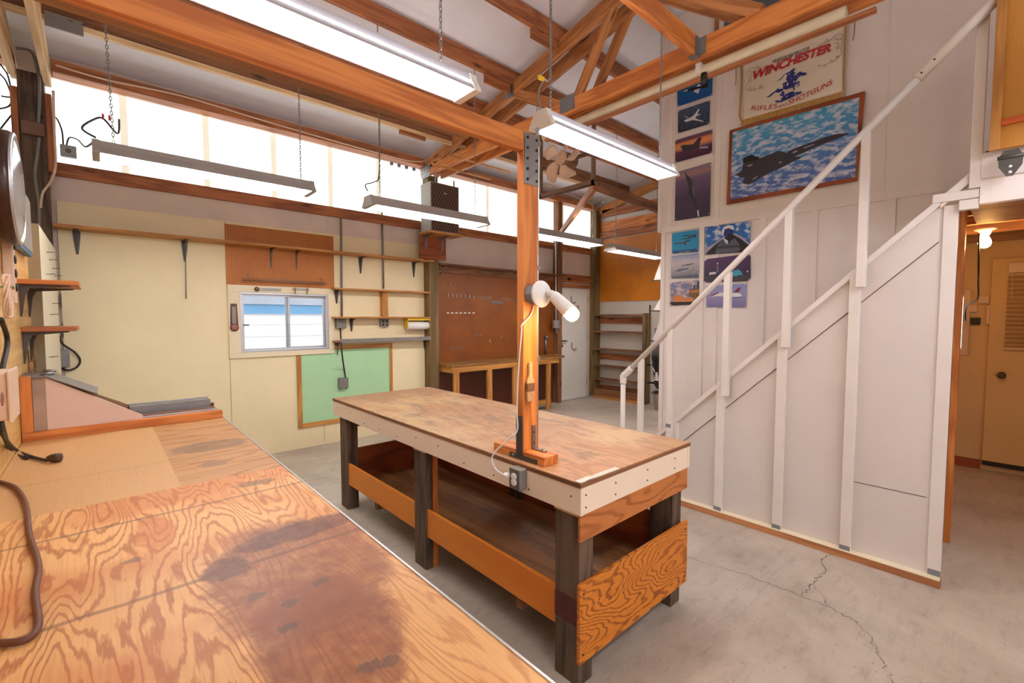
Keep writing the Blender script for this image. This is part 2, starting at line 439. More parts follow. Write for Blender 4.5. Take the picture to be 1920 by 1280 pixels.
B(hd.x-.035, hd.x+.03, YB-.012, YB+.0, hd.z-.01, hd.z+.008).build('latch_handle', M['greysteel'], s1, .003)
# neighbour building seen through it
nb = MB(); nb.box(-3, 8, 7.6, 7.7, -.5, 1.98)
for i in range(14): nb.box(-3, 8, 7.585, 7.6, -.4+i*.18, -.392+i*.18)
sid = st(nb.build('wall_neighbour_building', plain('white siding', (240, 242, 244), .6, 0, .03, 2)))
B(-3, 8, 7.56, 7.6, 1.56, 1.70).build('eave_fascia', plain('blue eave paint', (112, 158, 196), .6, 0, .08, 3), sid)
B(-3, 8, 7.54, 7.6, 1.70, 2.3).build('grey_band', plain('grey eave underside', (168, 172, 182), .7, 0, .1, 3), sid)
st(B(-3, 8.5, 6.4, 12, -.12, -.02, raw=True).build('ground_outside', plain('pale gravel', (190, 186, 178), .9, 0, .15, 5)))

# ------------------------------------------------------------------ posts and girts
def post(x0, x1, y0, y1, z1, label, mat='post'):
    o = B(x0, x1, y0, y1, 0, z1).build('wall_post', M[mat], None, .006); tag(o, label, 'post'); return o
post(-.42, -.27, YB-.15, YB, 3.45, 'dark old timber wall post in the left corner behind the brown clock', 'dark')
post(3.31, 3.46, YB-.15, YB, 3.4, 'greenish brown wall post between the cream wall and the dark pegboard')
post(5.92, 6.03, YB-.12, YB, 3.5, 'brown wall post beside the hinge-free edge of the white door', 'brown')
post(6.95, 7.09, YB-.14, YB, 3.5, 'greenish corner post right of the white door')
def girt(x0, x1, z0, z1, label, y=YB-.045, mat='fir_red', name='wall_girt', t=.045):
    return tag(B(x0, x1, y, y+t, z0, z1).build(name, M[mat], None, .003), label, 'wood beam')
girt(-.23, 3.255, 2.69, 2.8, 'red brown girt under the long run of fibreglass, left of the mesh-fronted box')
girt(3.505, 5.92, 2.69, 2.8, 'red brown girt under the fibreglass above the dark pegboard')
girt(6.03, 6.95, 2.69, 2.8, 'short red brown girt under the fibreglass above the white door')
girt(-.22, 3.25, 3.5, 3.6, 'eave beam over the long run of fibreglass, carrying a pale cable', YB-.14, t=.14)
girt(3.51, 6.95, 3.5, 3.6, 'eave beam over the fibreglass right of the truss', YB-.14, t=.14)
girt(-2.59, -.47, 3.5, 3.6, 'eave beam left of the dark corner post', YB-.14, t=.14)
# purlins
for y, lab, x0 in ((4.72, 'roof purlin nearest the eave, above the wall-side lights', -2.5), (4.17, 'second roof purlin up from the eave, passing behind the end of the big light', -2.5), (3.63, 'third roof purlin up from the eave, crossing the hanging chain', -2.5), (2.97, 'fourth roof purlin up from the eave, near the top of the view', -2.5), (2.3, 'fifth roof purlin up from the eave, at the top edge of the view', -2.5)):
    o = T('roof_purlin', lab, 'wood beam', (x0, y, ZR(y)-.15))
    B(x0, XE-.02, y-.02, y+.02, ZR(y)-(.19 if y > 4.5 else .16), ZR(y)-.012).build('plank', M['brown'] if y > 4.5 else M['fir_red'], o, .002)
    for cx in ((3.2,) if y < 4.5 else (2.85,)):
        B(cx-.28, cx+.05, y-.015, y+.02, ZR(y)-(.25 if y < 4.5 else .28), ZR(y)-(.16 if y < 4.5 else .236)).build('cleat', M['fir_red'], o, .002)
    if y > 4.5: B(x0, XE-.02, y-.02, y+.02, ZR(y)-.235, ZR(y)-.195).build('ledger', M['pale'], o, .002)
# trusses
def zt(y): return 3.40+.22*(YB-y)      # underside of the top chord at heel
def truss(x0, label, mats, x1=None, front=True):
    o = T('roof_truss', label, 'roof truss', (x0, YB, 3.37))
    for xx in ([x0] if x1 is None else [x0, x1]):
        a = V((xx, YB-.02, zt(YB)+.07)); b = V((xx, -1.2, zt(-1.2)+.07))
        MB().bar(a, b, .04, .14).build('top_chord', M[mats[0]], o, .003)
        MB().box(xx-.02, xx+.02, -2.4, YB-.2, 3.37, 3.505).build('bottom_chord', M[mats[1]], o, .003)
        if front:
            MB().bar((xx, 3.62, zt(3.62)+.05), (xx, 2.86, 3.44), .038, .09).build('web', M[mats[0]], o, .002)
            MB().bar((xx, 2.74, 3.5), (xx, 2.36, zt(2.36)+.02), .038, .09).build('web', M[mats[0]], o, .002)
            MB().bar((xx, 1.2, 3.5), (xx, 2.1, zt(2.1)+.02), .038, .09).build('web', M[mats[0]], o, .002)
    return o
def plate(o, x, y0, y1, z0, z1):
    mb = MB().box(x-.0025, x, y0, y1, z0, z1)
    for i in range(6):
        for j in range(4):
            yy = y0+(y1-y0)*(i+.5)/6; zz = z0+(z1-z0)*(j+.5)/4
            mb.box(x-.0045, x-.0025, yy-.003, yy+.003, zz-.008, zz+.008)
    mb.build('gusset_plate', M['galv'], o)
tr = truss(3.285, 'orange timber double truss crossing from the eave over the centre of the shop', ('truss', 'fir'), 3.485)
plate(tr, 3.264, 3.58, 3.72, 3.80, 3.92); plate(tr, 3.264, 2.76, 2.94, 3.40, 3.54); plate(tr, 3.264, 5.2, 5.42, 3.35, 3.52)
tr0 = truss(-.25, 'pale timber double truss sandwiching the dark post at the left edge', ('pale', 'pale'), -.44, False)
for xx in (-.25, -.44):
    z0 = W(100, 322, 1, YB-.15).z; z1 = W(100, 178, 1, YB-.15).z
    B(xx-.02, xx+.02, YB-.155, YB-.01, z0, z1).build('bearing_block', M['fir_red'], tr0, .003)
truss(7.06, 'timber end truss against the far liner wall', ('truss', 'fir_red'), None, False)
# big beam, post and plinth on the island
TZ = .855
bm_ = T('support_frame', 'orange fir post standing on the island table, carrying the long overhead beam', 'wooden post', (1.445, 1.48, TZ+.04))
pz = 2.314
B(1.40, 1.492, 1.472, 1.514, TZ+.04, pz).build('post', M['fir'], bm_, .003)
B(-2.55, 1.40, 1.472, 1.511, 2.232, pz).build('beam', M['fir'], bm_, .003)
B(-2.55, 1.12, 1.512, 1.562, 2.236, pz-.01).build('backing_board', M['roughback'], bm_, .002)
mb = MB().box(1.402, 1.490, 1.466, 1.472, 2.09, 2.312)
for i in range(2):
    for j in range(5): mb.lathe([(.006, 0), (.006, .005)], (1.418+i*.056, 1.466, 2.11+j*.045), (0, -1, 0), 8, 1)
mb.build('gusset_plate', [M['galv'], M['boltdark']], bm_)
B(1.395, 1.4, 1.474, 1.514, TZ+.02, TZ+.2).build('strap_bracket', M['darksteel'], bm_)
mb = MB().box(1.455, 1.475, 1.467, 1.472, TZ+.045, TZ+.15).box(1.455, 1.475, 1.395, 1.472, TZ+.042, TZ+.047)
for z in (.07, .12): mb.lathe([(.004, 0), (.004, .003)], (1.465, 1.467, TZ+z), (0, -1, 0), 8, 1)
mb.lathe([(.004, 0), (.004, .003)], (1.465, 1.415, TZ+.047), (0, 0, 1), 8, 1)
mb.build('angle_bracket', [M['galv'], M['boltdark']], bm_)
pl = B(1.40, 1.49, 1.34, 1.68, TZ, TZ+.04).build('plinth_block', M['fir'], bm_, .003)
MB().box(1.395, 1.4, 1.38, 1.56, TZ+.003, TZ+.022).lathe([(.006, 0), (.006, .006)], (1.395, 1.53, TZ+.013), (-1, 0, 0), 8, 1).build('base_strap', [M['darksteel'], M['galv']], pl)
cd = T('steel_conduit', 'thin steel conduit running up the right side of the orange post', 'conduit', (1.5, 1.46, TZ))
MB().tube([(1.503, 1.49, TZ+.005), (1.503, 1.49, 2.36)], .009, 10).build('pipe', M['alum'], cd)
for z in (1.3, 1.72, 2.28): B(1.4925, 1.515, 1.477, 1.503, z, z+.018).build('pipe_clip', M['galv'], cd)

# ------------------------------------------------------------------ island table
ix0, ix1, iy0, iy1 = 1.365, 2.255, 1.11, 3.66
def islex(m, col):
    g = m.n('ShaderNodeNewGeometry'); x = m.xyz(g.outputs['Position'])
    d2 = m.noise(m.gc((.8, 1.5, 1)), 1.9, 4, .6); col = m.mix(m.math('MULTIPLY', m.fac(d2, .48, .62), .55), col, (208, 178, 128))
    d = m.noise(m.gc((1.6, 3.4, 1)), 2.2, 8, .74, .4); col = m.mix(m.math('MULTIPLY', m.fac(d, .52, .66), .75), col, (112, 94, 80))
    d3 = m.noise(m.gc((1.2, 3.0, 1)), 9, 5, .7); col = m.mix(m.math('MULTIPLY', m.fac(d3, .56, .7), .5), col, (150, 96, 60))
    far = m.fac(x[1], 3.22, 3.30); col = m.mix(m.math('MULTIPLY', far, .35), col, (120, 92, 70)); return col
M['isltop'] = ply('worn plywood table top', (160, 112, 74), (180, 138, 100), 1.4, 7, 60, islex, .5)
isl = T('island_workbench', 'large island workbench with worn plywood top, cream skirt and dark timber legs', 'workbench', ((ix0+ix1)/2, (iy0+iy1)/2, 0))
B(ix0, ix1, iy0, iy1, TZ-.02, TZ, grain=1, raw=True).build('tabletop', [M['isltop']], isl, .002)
mb = MB().box(ix0-.002, ix0+.0, iy0, iy1, TZ-.0195, TZ-.004).box(ix0, ix1, iy0-.002, iy0, TZ-.0195, TZ-.004)
mb.build('edge_band', M['brown'], isl)
skz0, skz1 = .722, TZ-.022
M['skirt'] = plain('cream skirt paint', (248, 226, 200), .5, 0, .04, 3)
B(ix0+.002, ix0+.02, iy0, iy1, skz0, skz1).build('skirt', M['skirt'], isl, .002)
B(ix1-.02, ix1-.002, iy0, iy1, skz0, skz1).build('skirt', M['skirt'], isl, .002)
B(ix0+.02, ix1-.02, iy0+.002, iy0+.02, skz0, skz1).build('skirt', M['skirt'], isl, .002)
B(ix0+.02, ix1-.02, iy1-.02, iy1-.002, skz0, skz1).build('skirt', M['skirt'], isl, .002)
mb = MB()
for y in [iy0+.05+.24*i for i in range(11)]: mb.lathe([(.004, 0), (.003, .003)], (ix0+.002, y, .79 if int(y*10) % 2 else .75), (-1, 0, 0), 6)
for x in (1.40, 1.6, 1.85, 2.1): mb.lathe([(.004, 0), (.003, .003)], (x, iy0+.002, .80), (0, -1, 0), 6); mb.lathe([(.004, 0), (.003, .003)], (x, iy0+.002, .75), (0, -1, 0), 6)
mb.build('screw_heads', M['boltdark'], isl)
def leg(x, y, w=.09, d=.13):
    L = B(x, x+w, y, y+d, 0, TZ-.03).build('leg', M['dark'], isl, .004); return L
leg(1.385, iy0+.02); leg(1.385, 2.29, .05); leg(1.385, 3.44)
B(1.3835, 1.386, iy0+.02, iy0+.15, .25, .36).build('red_paint_band', plain('worn maroon paint', (92, 40, 34), .6, 0, .3, 12), isl)
B(1.436, 1.47, 2.285, 2.42, 0, TZ-.03).build('leg_facing', M['fir'], isl, .003)
leg(2.14, iy0+.03); leg(2.16, 2.29); leg(2.14, 3.44)
B(1.383, 1.47, iy0+.018, iy0+.155, skz0-.016, skz0).build('leg_cap', M['pale'], isl)
B(1.383, 1.44, 2.288, 2.422, skz0-.016, skz0).build('leg_cap', M['pale'], isl)
e = .012
B(1.372, 2.245, iy0+.006, iy0+.018, .612, skz0-.001, grain=0)\
    .build('end_rail', M['railply'], isl, .002)
B(1.368, 2.25, iy0+.001, iy0+.018, .112, .44, grain=0).build('end_panel', M['endply'], isl, .003)
mb = MB()
for x in (1.39, 2.22):
    for z in (.15, .40): mb.lathe([(.005, 0), (.004, .003)], (x, iy0+.001, z), (0, -1, 0), 6)
mb.build('nail_heads', M['boltdark'], isl)
B(1.395, 1.413, iy0+.15, 2.29, .2, .366).build('side_panel', M['sideply'], isl, .002)
B(1.395, 1.413, 2.42, 3.44, .2, .366).build('side_panel', M['sideply'], isl, .002)
B(2.19, 2.206, iy0+.16, 3.44, .2, .45).build('rear_panel', M['redply'], isl, .002)
B(1.40, 2.2, 3.46, 3.475, .2, .47).build('far_panel', M['redply'], isl, .002)
B(1.40, 2.2, iy0+.02, 3.46, .2, .215, grain=1).build('lower_shelf', M['trayply'], isl)
B(1.42, 2.18, iy1-.03, iy1-.02, .6, .72).build('far_rail', M['redply'], isl)
for y in (1.5, 3.0): B(1.42, 2.2, y, y+.04, .13, .2).build('shelf_joist', M['brown'], isl)
MB().box(ix0+.0, ix0+.09, iy0+.0, iy0+.03, TZ, TZ+.003).box(ix0+.03, ix0+.26, iy0, iy0+.025, TZ, TZ+.0025).build('tape_patch', plain('pale tape', (206, 200, 190), .4, 0, .2, 30), isl)

# ------------------------------------------------------------------ near workbench
BZ = .90; bx0, bx1, by0, by1 = -.298, .528, .12, 3.5
def bw(u, v): return W(u, v, 2, BZ)
yA = (bw(10, 987).y+bw(337, 906).y)/2; xs = (bw(304, 842).x+bw(338, 902).x)/2
def stain(m, col, px, py, rx, ry, c, amt, nz=.55, sc_=6):
    g = m.n('ShaderNodeNewGeometry'); x = m.xyz(g.outputs['Position'])
    a = m.math('DIVIDE', m.math('SUBTRACT', x[0], px), rx); b = m.math('DIVIDE', m.math('SUBTRACT', x[1], py), ry)
    d = m.math('SQRT', m.math('ADD', m.math('MULTIPLY', a, a), m.math('MULTIPLY', b, b)))
    n = m.noise(g.outputs['Position'], sc_, 8, .72, .5)
    d = m.math('ADD', d, m.math('MULTIPLY', m.math('SUBTRACT', n, .5), nz*2.6))
    mot = m.fac(m.noise(g.outputs['Position'], sc_*3, 5, .7), .25, .7)
    return m.mix(m.math('MULTIPLY', m.math('MULTIPLY', m.fac(d, 1.08, .86), amt), m.math('ADD', .55, m.math('MULTIPLY', mot, .45))), col, c)
def nearex(m, col):
    g = m.n('ShaderNodeNewGeometry'); x = m.xyz(g.outputs['Position'])
    rn = m.noise(g.outputs['Position'], 2.3, 3)
    col = m.mix(m.math('MULTIPLY', m.fac(rn, .48, .62), .55), col, (196, 104, 40))
    c = bw(530, 1055); col = stain(m, col, c.x+.03, c.y-.03, .20, .30, (144, 82, 52), 1.0, .4, 6)
    c = bw(600, 1190); col = stain(m, col, c.x+.02, c.y, .13, .22, (142, 82, 54), 1.0, .4, 7)
    c = bw(560, 1000); col = stain(m, col, c.x+.02, c.y+.02, .17, .06, (96, 56, 44), .9, .6, 11)
    c = bw(425, 1065); col = stain(m, col, c.x, c.y, .05, .06, (104, 60, 46), .9, .7, 11)
    c = bw(290, 985); col = stain(m, col, c.x, c.y-.05, .045, .16, (196, 110, 52), .8, .5, 7)
    c = bw(480, 905); col = stain(m, col, c.x, c.y, .06, .03, (110, 84, 66), .8, .9, 20)
    for u, v in ((252, 1050), (600, 1090), (480, 1118), (545, 1130), (730, 1240), (690, 1250), (540, 1175)):
        c = bw(u, v); col = stain(m, col, c.x, c.y, .02, .014, (92, 74, 66), .75, .9, 60)
    for (ua, va), (ub, vb) in (((0, 1036), (550, 905)), ((70, 1187), (390, 1080))):
        yy = (bw(ua, va).y+bw(ub, vb).y)/2
        n = m.noise(g.outputs['Position'], 9, 4)
        dd = m.math('ABSOLUTE', m.math('SUBTRACT', m.math('ADD', x[1], m.math('MULTIPLY', n, .02)), yy+.01))
        col = m.mix(m.math('MULTIPLY', m.fac(dd, .010, .004), .6), col, (112, 72, 48))
    return col
M['bench_near'] = ply('coarse grained orange plywood', (184, 116, 62), (236, 184, 118), 1.2, 7.5, 150, nearex, .42, .3)
def farex(m, col):
    g = m.n('ShaderNodeNewGeometry'); x = m.xyz(g.outputs['Position'])
    yy = (bw(0, 917).y+bw(316, 866).y)/2
    dd = m.math('ABSOLUTE', m.math('SUBTRACT', x[1], yy)); col = m.mix(m.math('MULTIPLY', m.fac(dd, .003, .001), .7), col, (120, 84, 52)); return col
M['bench_far'] = ply('smooth tan plywood', (190, 142, 88), (214, 168, 112), .5, 2.2, 9, farex, .45, .3)
def far2(m, col):
    c = bw(395, 835); col = stain(m, col, c.x, c.y, .16, .10, (116, 94, 76), .75, .45, 6)
    c = bw(405, 868); return stain(m, col, c.x, c.y, .05, .05, (120, 96, 78), .6, .9, 18)
M['bench_far2'] = ply('fine grained tan plywood', (172, 120, 72), (200, 150, 98), .8, 5, 90, far2, .45, .3)
nbch = T('plywood_workbench', 'near workbench with grain-patterned plywood top and brown stain, along the left side', 'workbench', ((bx0+bx1)/2, (by0+by1)/2, 0))
B(bx0, bx1, by0, yA, BZ-.019, BZ, grain=1, raw=True).build('top_panel', M['bench_near'], nbch)
B(bx0, xs, yA, by1, BZ-.019, BZ, grain=1, raw=True).build('top_panel', M['bench_far'], nbch)
B(xs, bx1, yA, by1, BZ-.019, BZ, grain=0, raw=True).build('top_panel', M['bench_far2'], nbch)
B(bx1, bx1+.006, by0, by1, BZ-.03, BZ+.0025).build('metal_edge_strip', M['alum'], nbch, .001)
B(bx0, bx1-.001, by0, by1, BZ-.04, BZ-.0192).build('subtop', M['brown'], nbch)
B(bx1-.05, bx1-.005, by0, by1, BZ-.15, BZ-.04).build('apron', M['fir_red'], nbch)
for y in (.2, 1.3, 2.4, 3.38):
    for x in (bx0+.03, bx1-.14): B(x, x+.09, y, y+.09, 0, BZ-.04).build('leg', M['dark'], nbch, .004)
B(bx0+.03, bx1-.06, .2, 3.4, .18, .2).build('lower_shelf', M['brown'], nbch)

# ------------------------------------------------------------------ grinder stand / end tray on the near bench
y0 = 3.18; y1 = 3.46
ty = T('dust_tray', 'wood framed dust tray with sloping pink sides and grey lid on the bench end', 'tray', (.1, 3.3, BZ))
def tp(u, v, y=y0): return W(u, v, 1, y)
B(-.318+.02, bx1, y0, y0+.035, BZ, BZ+.045).build('front_board', M['fir'], ty, .002)
B(-.298, -.258, y0+.001, y0+.035, BZ+.045, tp(25, 708).z).build('upright_board', M['fir'], ty, .002)
xl, xpk, xse = -.257, tp(84, 708).x, tp(268, 779).x
def slab(y, t, name, mat, xa, xb, zt0):
    mb = MB(); mb.prism([(xa, y, BZ+.02), (xb, y, BZ+.02), (xb, y, zt0(xb)), (xa, y, zt0(xa))], (0, t, 0)); return mb.build(name, mat, ty)
zpk = tp(84, 708).z; zse = tp(268, 779).z
def zsl(x): return zpk if x <= xpk else zpk+(zse-zpk)*(x-xpk)/(xse-xpk)
pinkp = plain('pink painted plywood', (226, 200, 184), .55, 0, .06, 4)
slab(y0+.02, .016, 'side_panel', plain('grey stained plywood', (176, 150, 130), .6, 0, .2, 6), xl, xpk, zsl)
slab(y0+.019, .016, 'side_panel', pinkp, xpk, xse, zsl)
slab(y1-.016, .016, 'back_panel', plain('brown board', (168, 132, 96), .6, 0, .15, 5), xl, xse, zsl)
B(-.298, xpk+.005, y0+.005, y1, zpk, zpk+.008).build('top_plate', M['greysteel'], ty)
xld = tp(183, 735).x
mb = MB(); mb.prism([(xpk, y0+.0, zpk+.004), (xld, y0+.0, zsl(xld)+.02), (xld, y0, zsl(xld)+.026), (xpk, y0, zpk+.011)], (0, y1-y0, 0))
lid = mb.build('hinged_lid', M['greysteel'], ty, .001)
for y in (y0+.06, y1-.06): MB().tube([(xpk-.02, y, zpk+.014), (xpk+.03, y, zpk+.014)], .008, 8).build('hinge', M['galv'], lid)
B(-.298, bx1, y1, y1+.02, BZ, BZ+.05).build('rear_board', M['brown'], ty)
B(xl, bx1-.01, y0+.036, y1-.017, BZ+.001, BZ+.02).build('base_plate', M['trayply'], ty)
mb = MB().box(xse-.05, .49, y1-.13, y1-.125, BZ+.02, BZ+.095).box(xse-.05, .49, y1-.13, y1-.03, BZ+.09, BZ+.095).box(xse-.05, .49, y1-.035, y1-.03, BZ+.02, BZ+.1)
mb.build('steel_channel', M['galv'], ty, .002)
mb = MB().box(xse, .51, y0+.05, y0+.054, BZ+.02, BZ+.05).box(xse, .51, y0+.05, y0+.10, BZ+.048, BZ+.052)
mb.build('aluminium_rail', M['alum'], ty, .001)
B(xse, .50, y0+.06, y0+.11, BZ+.0525, BZ+.056).build('brown_slat', M['brown'], ty)

# ------------------------------------------------------------------ left partition with its shelves
XL = -.3
pt = st(MB().box(XL-.1, XL, -.5, 3.87, 0, 2.22, raw=True).build('wall_left', M['panel_tan']))
B(XL-.1, -.248, 3.871, 5.2, 0, 2.05).build('white_boxing', plain('off white boxing', (226, 218, 190), .5, 0, .05, 4), pt, .003)
B(XL-.06, -.2481, 3.866, 3.87, 0, 2.05).build('grey_end_panel', plain('grey green board', (158, 146, 116), .6, 0, .12, 4), pt)
mb = MB()
for y, z in ((4.3, 1.93), (4.5, 1.9), (4.75, 1.86), (4.95, 1.82), (4.2, 1.78), (4.3, 1.52), (4.45, 1.42), (4.6, 1.6), (4.1, 1.25)):
    mb.tube([(-.25, y, z), (-.205, y, z+.004)], .0022, 6)
mb.build('nails', M['boltdark'], pt)
def wallshelf(z, ya, yb, d, mat, label, name='wall_shelf'):
    o = T(name, label, 'shelf', (XL, (ya+yb)/2, z-.03))
    B(XL, XL+d, ya, yb, z-.024, z, grain=0).build('board', M[mat], o, .002)
    for y in (ya+.05, yb-.06):
        mb = MB(); mb.prism([(XL+.001, y, z-.025), (XL+d*.85, y, z-.025), (XL+d*.85, y, z-.031), (XL+.035, y, z-.045), (XL+.02, y, z-.08), (XL+.006, y, z-.19), (XL+.001, y, z-.19)], (0, .018, 0))
        mb.build('bracket', M['darksteel'], o, .001)
    return o
wallshelf(1.695, 3.35, 3.83, .222, 'fir', 'upper red-edged wood shelf on steel brackets at the left panelling')
wallshelf(1.452, 3.38, 3.80, .205, 'fir_red', 'lower small wood shelf on steel brackets at the left panelling')
rk = MB()
for z in (1.16, 1.21, 1.265): rk.tube([(XL+.012, 3.55, z), (XL+.02, 3.6, z+.002), (XL+.012, 3.84, z)], .004, 6)
rk.tube([(XL+.008, 3.55, 1.12), (XL+.008, 3.55, 1.33)], .004, 6); rk.tube([(XL+.008, 3.84, 1.12), (XL+.008, 3.84, 1.33)], .004, 6)
tag(rk.build('wire_rack', M['brown']), 'little dark wire rack on the panelling under the lower shelf', 'rack')
# clock
ck = V((XL, 2.75, 2.02))
o = T('wall_clock', 'round dark brown wall clock with domed glass seen edge-on at left', 'clock', (XL, ck.y, ck.z-.2))
R = .225
MB().lathe([(R*.8, 0), (R*.95, .012), (R, .035), (R, .055), (R*.985, .066)], ck, (1, 0, 0), 48).build('case', M['clockcase'], o)
MB().lathe([(R*.985, .062), (R*.985, .072), (R*.93, .074), (R*.92, .067)], ck, (1, 0, 0), 48).build('bezel', M['alum'], o)
MB().lathe([(R*.92, .067), (R*.8, .074), (R*.55, .081), (R*.25, .085), (.001, .086)], ck, (1, 0, 0), 48).build('glass_dome', M['domeglass'], o)
p = W(59, 410, 0, XL+.01)
cb = T('clipboard', 'blue-edged flat panel hanging behind the brown clock', 'clipboard', (XL, 3.45, 1.9))
B(XL+.002, XL+.03, 3.2, 3.72, 1.84, 2.16).build('backing', M['bluepaint'], cb, .003)
B(XL+.03, XL+.034, 3.22, 3.70, 1.86, 2.14).build('grey_face', M['alum'], cb)
# power strip, cords, box
p0 = W(14, 425, 0, XL+.02); p1 = W(14, 545, 0, XL+.02)
ps = T('power_strip', 'cream power strip with black sockets on the left panelling', 'power strip', (XL, p1.y, p1.z))
B(XL+.001, XL+.035, p0.y-.03, p0.y+.035, p1.z-.05, p0.z+.2).build('body', M['creamplastic'], ps, .004)
for i in range(7):
    z = p1.z+.02+i*.06; MB().lathe([(.019, 0), (.019, .004), (.012, .006)], (XL+.035, p0.y+.0, z), (1, 0, 0), 14).build('socket', M['black'], ps)
pc = W(14, 555, 0, XL+.06)
pts = []
for i in range(70):
    a = i/69*2*math.pi*3.5; pts.append((XL+.06+.008*math.sin(i*.7), pc.y+.03*math.cos(a)+.004*math.sin(i), pc.z+.075*math.sin(a)))
cc = T('coiled_cord', 'coiled cream extension cord tied to the power strip', 'cord', (XL+.06, pc.y, pc.z-.08))
MB().tube(pts, .0042, 7).build('cord', M['creamplastic'], cc)
MB().tube([(XL+.04, pc.y-.03, pc.z+.03), (XL+.075, pc.y, pc.z+.035), (XL+.07, pc.y+.06, pc.z+.03), (XL+.05, pc.y+.09, pc.z+.025)], .003, 6).build('green_tie', plain('green tie', (120, 150, 90), .5), cc)
px_ = XL+.10
p0 = W(0, 717, 0, px_); p1 = W(38, 775, 0, px_)
ob = T('outlet_box', 'cream steel outlet box with round knockout at the left edge above the bench', 'electrical box', (XL, p1.y, p1.z))
B(XL+.001, px_-.008, p1.y-.16, p1.y, p1.z+.005, p0.z+.01).build('box', M['creamplastic'], ob, .006)
fc = B(px_-.0081, px_, p1.y-.17, p1.y+.006, p1.z-.002, p0.z+.015).build('cover_plate', M['creamplastic'], ob, .004)
pk = W(3, 748, 0, px_)
MB().lathe([(.018, 0), (.018, .002), (.012, .003), (.012, .001)], (px_, pk.y, pk.z), (1, 0, 0), 20).build('knockout', plain('pinkish metal', (150, 100, 84), .5, .3), fc)
X_ = XL+.05
def bp(u, v): return W(u, v, 2, BZ+.009)
pts = [W(2, 598, 0, X_), W(14, 640, 0, X_), W(3, 700, 0, X_), W(0, 760, 0, X_), W(4, 800, 0, X_), bp(22, 848), bp(50, 858)]
bc = T('black_cable', 'black cable hanging down the panelling to a plug on the bench', 'cable', (X_, 2.8, BZ))
MB().tube(spline(pts), .0075, 10).build('cable', M['black'], bc)
pts = [W(0, 785, 0, X_), W(5, 815, 0, X_), bp(30, 843), bp(60, 856), bp(88, 863)]
MB().tube(spline(pts), .0062, 10).build('plug_cord', M['black'], bc)
d = (bp(110, 862)-bp(88, 864)).normalized()
MB().lathe([(.009, 0), (.016, .012), (.019, .028), (.018, .045)], bp(88, 864)+V((0, 0, .01)), d, 12).build('plug', plain('dark brown plug', (72, 48, 30), .5), bc)
pts = [bp(-30, 898), bp(0, 903), bp(30, 915), bp(48, 945), bp(55, 1000), bp(72, 1058), bp(66, 1110), bp(72, 1165), bp(62, 1190), bp(30, 1203), bp(-40, 1206)]
tag(MB().tube(spline(pts, 8), .0068, 10).build('brown_cord', M['browncord']), 'brown electric cord looping over the near bench top', 'cord')
# things on the back wall just right of the boxing
def bwall(u, v, y=YB-.012): return W(u, v, 1, y)
o = T('wall_switch', 'small grey switch box high on the cream wall behind the upper left shelf', 'switch', bwall(116, 565))
a = bwall(109, 550); b = bwall(115, 577); B(-.235, b.x, YB-.05, YB-.012, b.z, a.z).build('box', M['greysteel'], o, .004)
o = T('wall_outlet', 'dark outlet with a black plug on the cream wall behind the lower left shelf', 'outlet', bwall(116, 630))
a = bwall(109, 605); b = bwall(118, 632); B(-.235, b.x, YB-.05, YB-.012, b.z, a.z).build('box', M['darksteel'], o, .003)
MB().tube(spline([V((b.x-.02, YB-.05, b.z+.02)), bwall(118, 645, YB-.06), bwall(140, 660, YB-.04), bwall(150, 675, YB-.03), bwall(144, 688, YB-.03), bwall(128, 694, YB-.03), bwall(115, 690, YB-.03)]), .008, 8).build('cord', M['black'], o)
o = T('junction_box', 'grey metal junction box low on the cream wall above the dust tray', 'electrical box', bwall(122, 687))
a = bwall(112, 655, YB-.08); b = bwall(131, 687, YB-.08); B(a.x, b.x, YB-.08, YB-.012, b.z, a.z).build('box', M['greysteel'], o, .004)
B(a.x-.003, b.x+.003, YB-.085, YB-.08, b.z-.003, a.z+.003).build('cover', M['galv'], o, .003)
# wiring on the dark post
o = T('junction_box', 'rusty brown junction box on the dark corner post', 'electrical box', W(60, 255, 1, YB-.15))
a = W(39, 223, 1, YB-.21); b = W(83, 256, 1, YB-.21)
B(a.x, b.x, YB-.21, YB-.151, b.z, a.z).build('box', plain('rusty steel', (128, 96, 78), .6, .3, .25, 9), o, .004)
MB().tube(spline([V(((a.x+b.x)/2+.03, YB-.165, b.z)), W(70, 290, 1, YB-.165), W(66, 330, 1, YB-.165), W(73, 380, 1, YB-.165), W(74, 430, 1, YB-.165)]), .012, 8).build('cable', M['greysteel'], o)
MB().tube(spline([V(((a.x+b.x)/2+.03, YB-.165, a.z)), W(74, 180, 1, YB-.165), W(72, 140, 1, YB-.165), W(60, 98, 1, YB-.165), W(30, 90, 1, YB-.165)]), .011, 8).build('cable', M['greysteel'], o)
MB().tube(spline([W(100, 170, 1, YB-.20), W(102, 250, 1, YB-.18), W(104, 310, 1, YB-.17), W(95, 340, 1, YB-.17), W(80, 362, 1, YB-.17), W(76, 390, 1, YB-.17)]), .009, 8).build('pale_cable', M['creamplastic'], o)
mb = MB()
for q in ([(-10, 130), (10, 150), (22, 180)], [(-8, 205), (15, 200), (22, 190)], [(-5, 250), (6, 235), (22, 215)], [(0, 120), (14, 140), (20, 165)], [(2, 180), (18, 182), (24, 178)]):
    mb.tube(spline([W(u, v, 1, YB-.06) for u, v in q]), .006, 6)
tag(mb.build('loose_wires', M['black']), 'tangle of loose dark wires against the bright panel at far left', 'wire')
o = T('junction_box', 'galvanised junction box beside the left end of the wall-side light', 'electrical box', W(128, 296, 1, YB-.06))
a = W(112, 269, 1, YB-.1); b = W(144, 296, 1, YB-.1); B(a.x, b.x, YB-.1, YB-.046, b.z, a.z).build('box', M['galv'], o, .004)
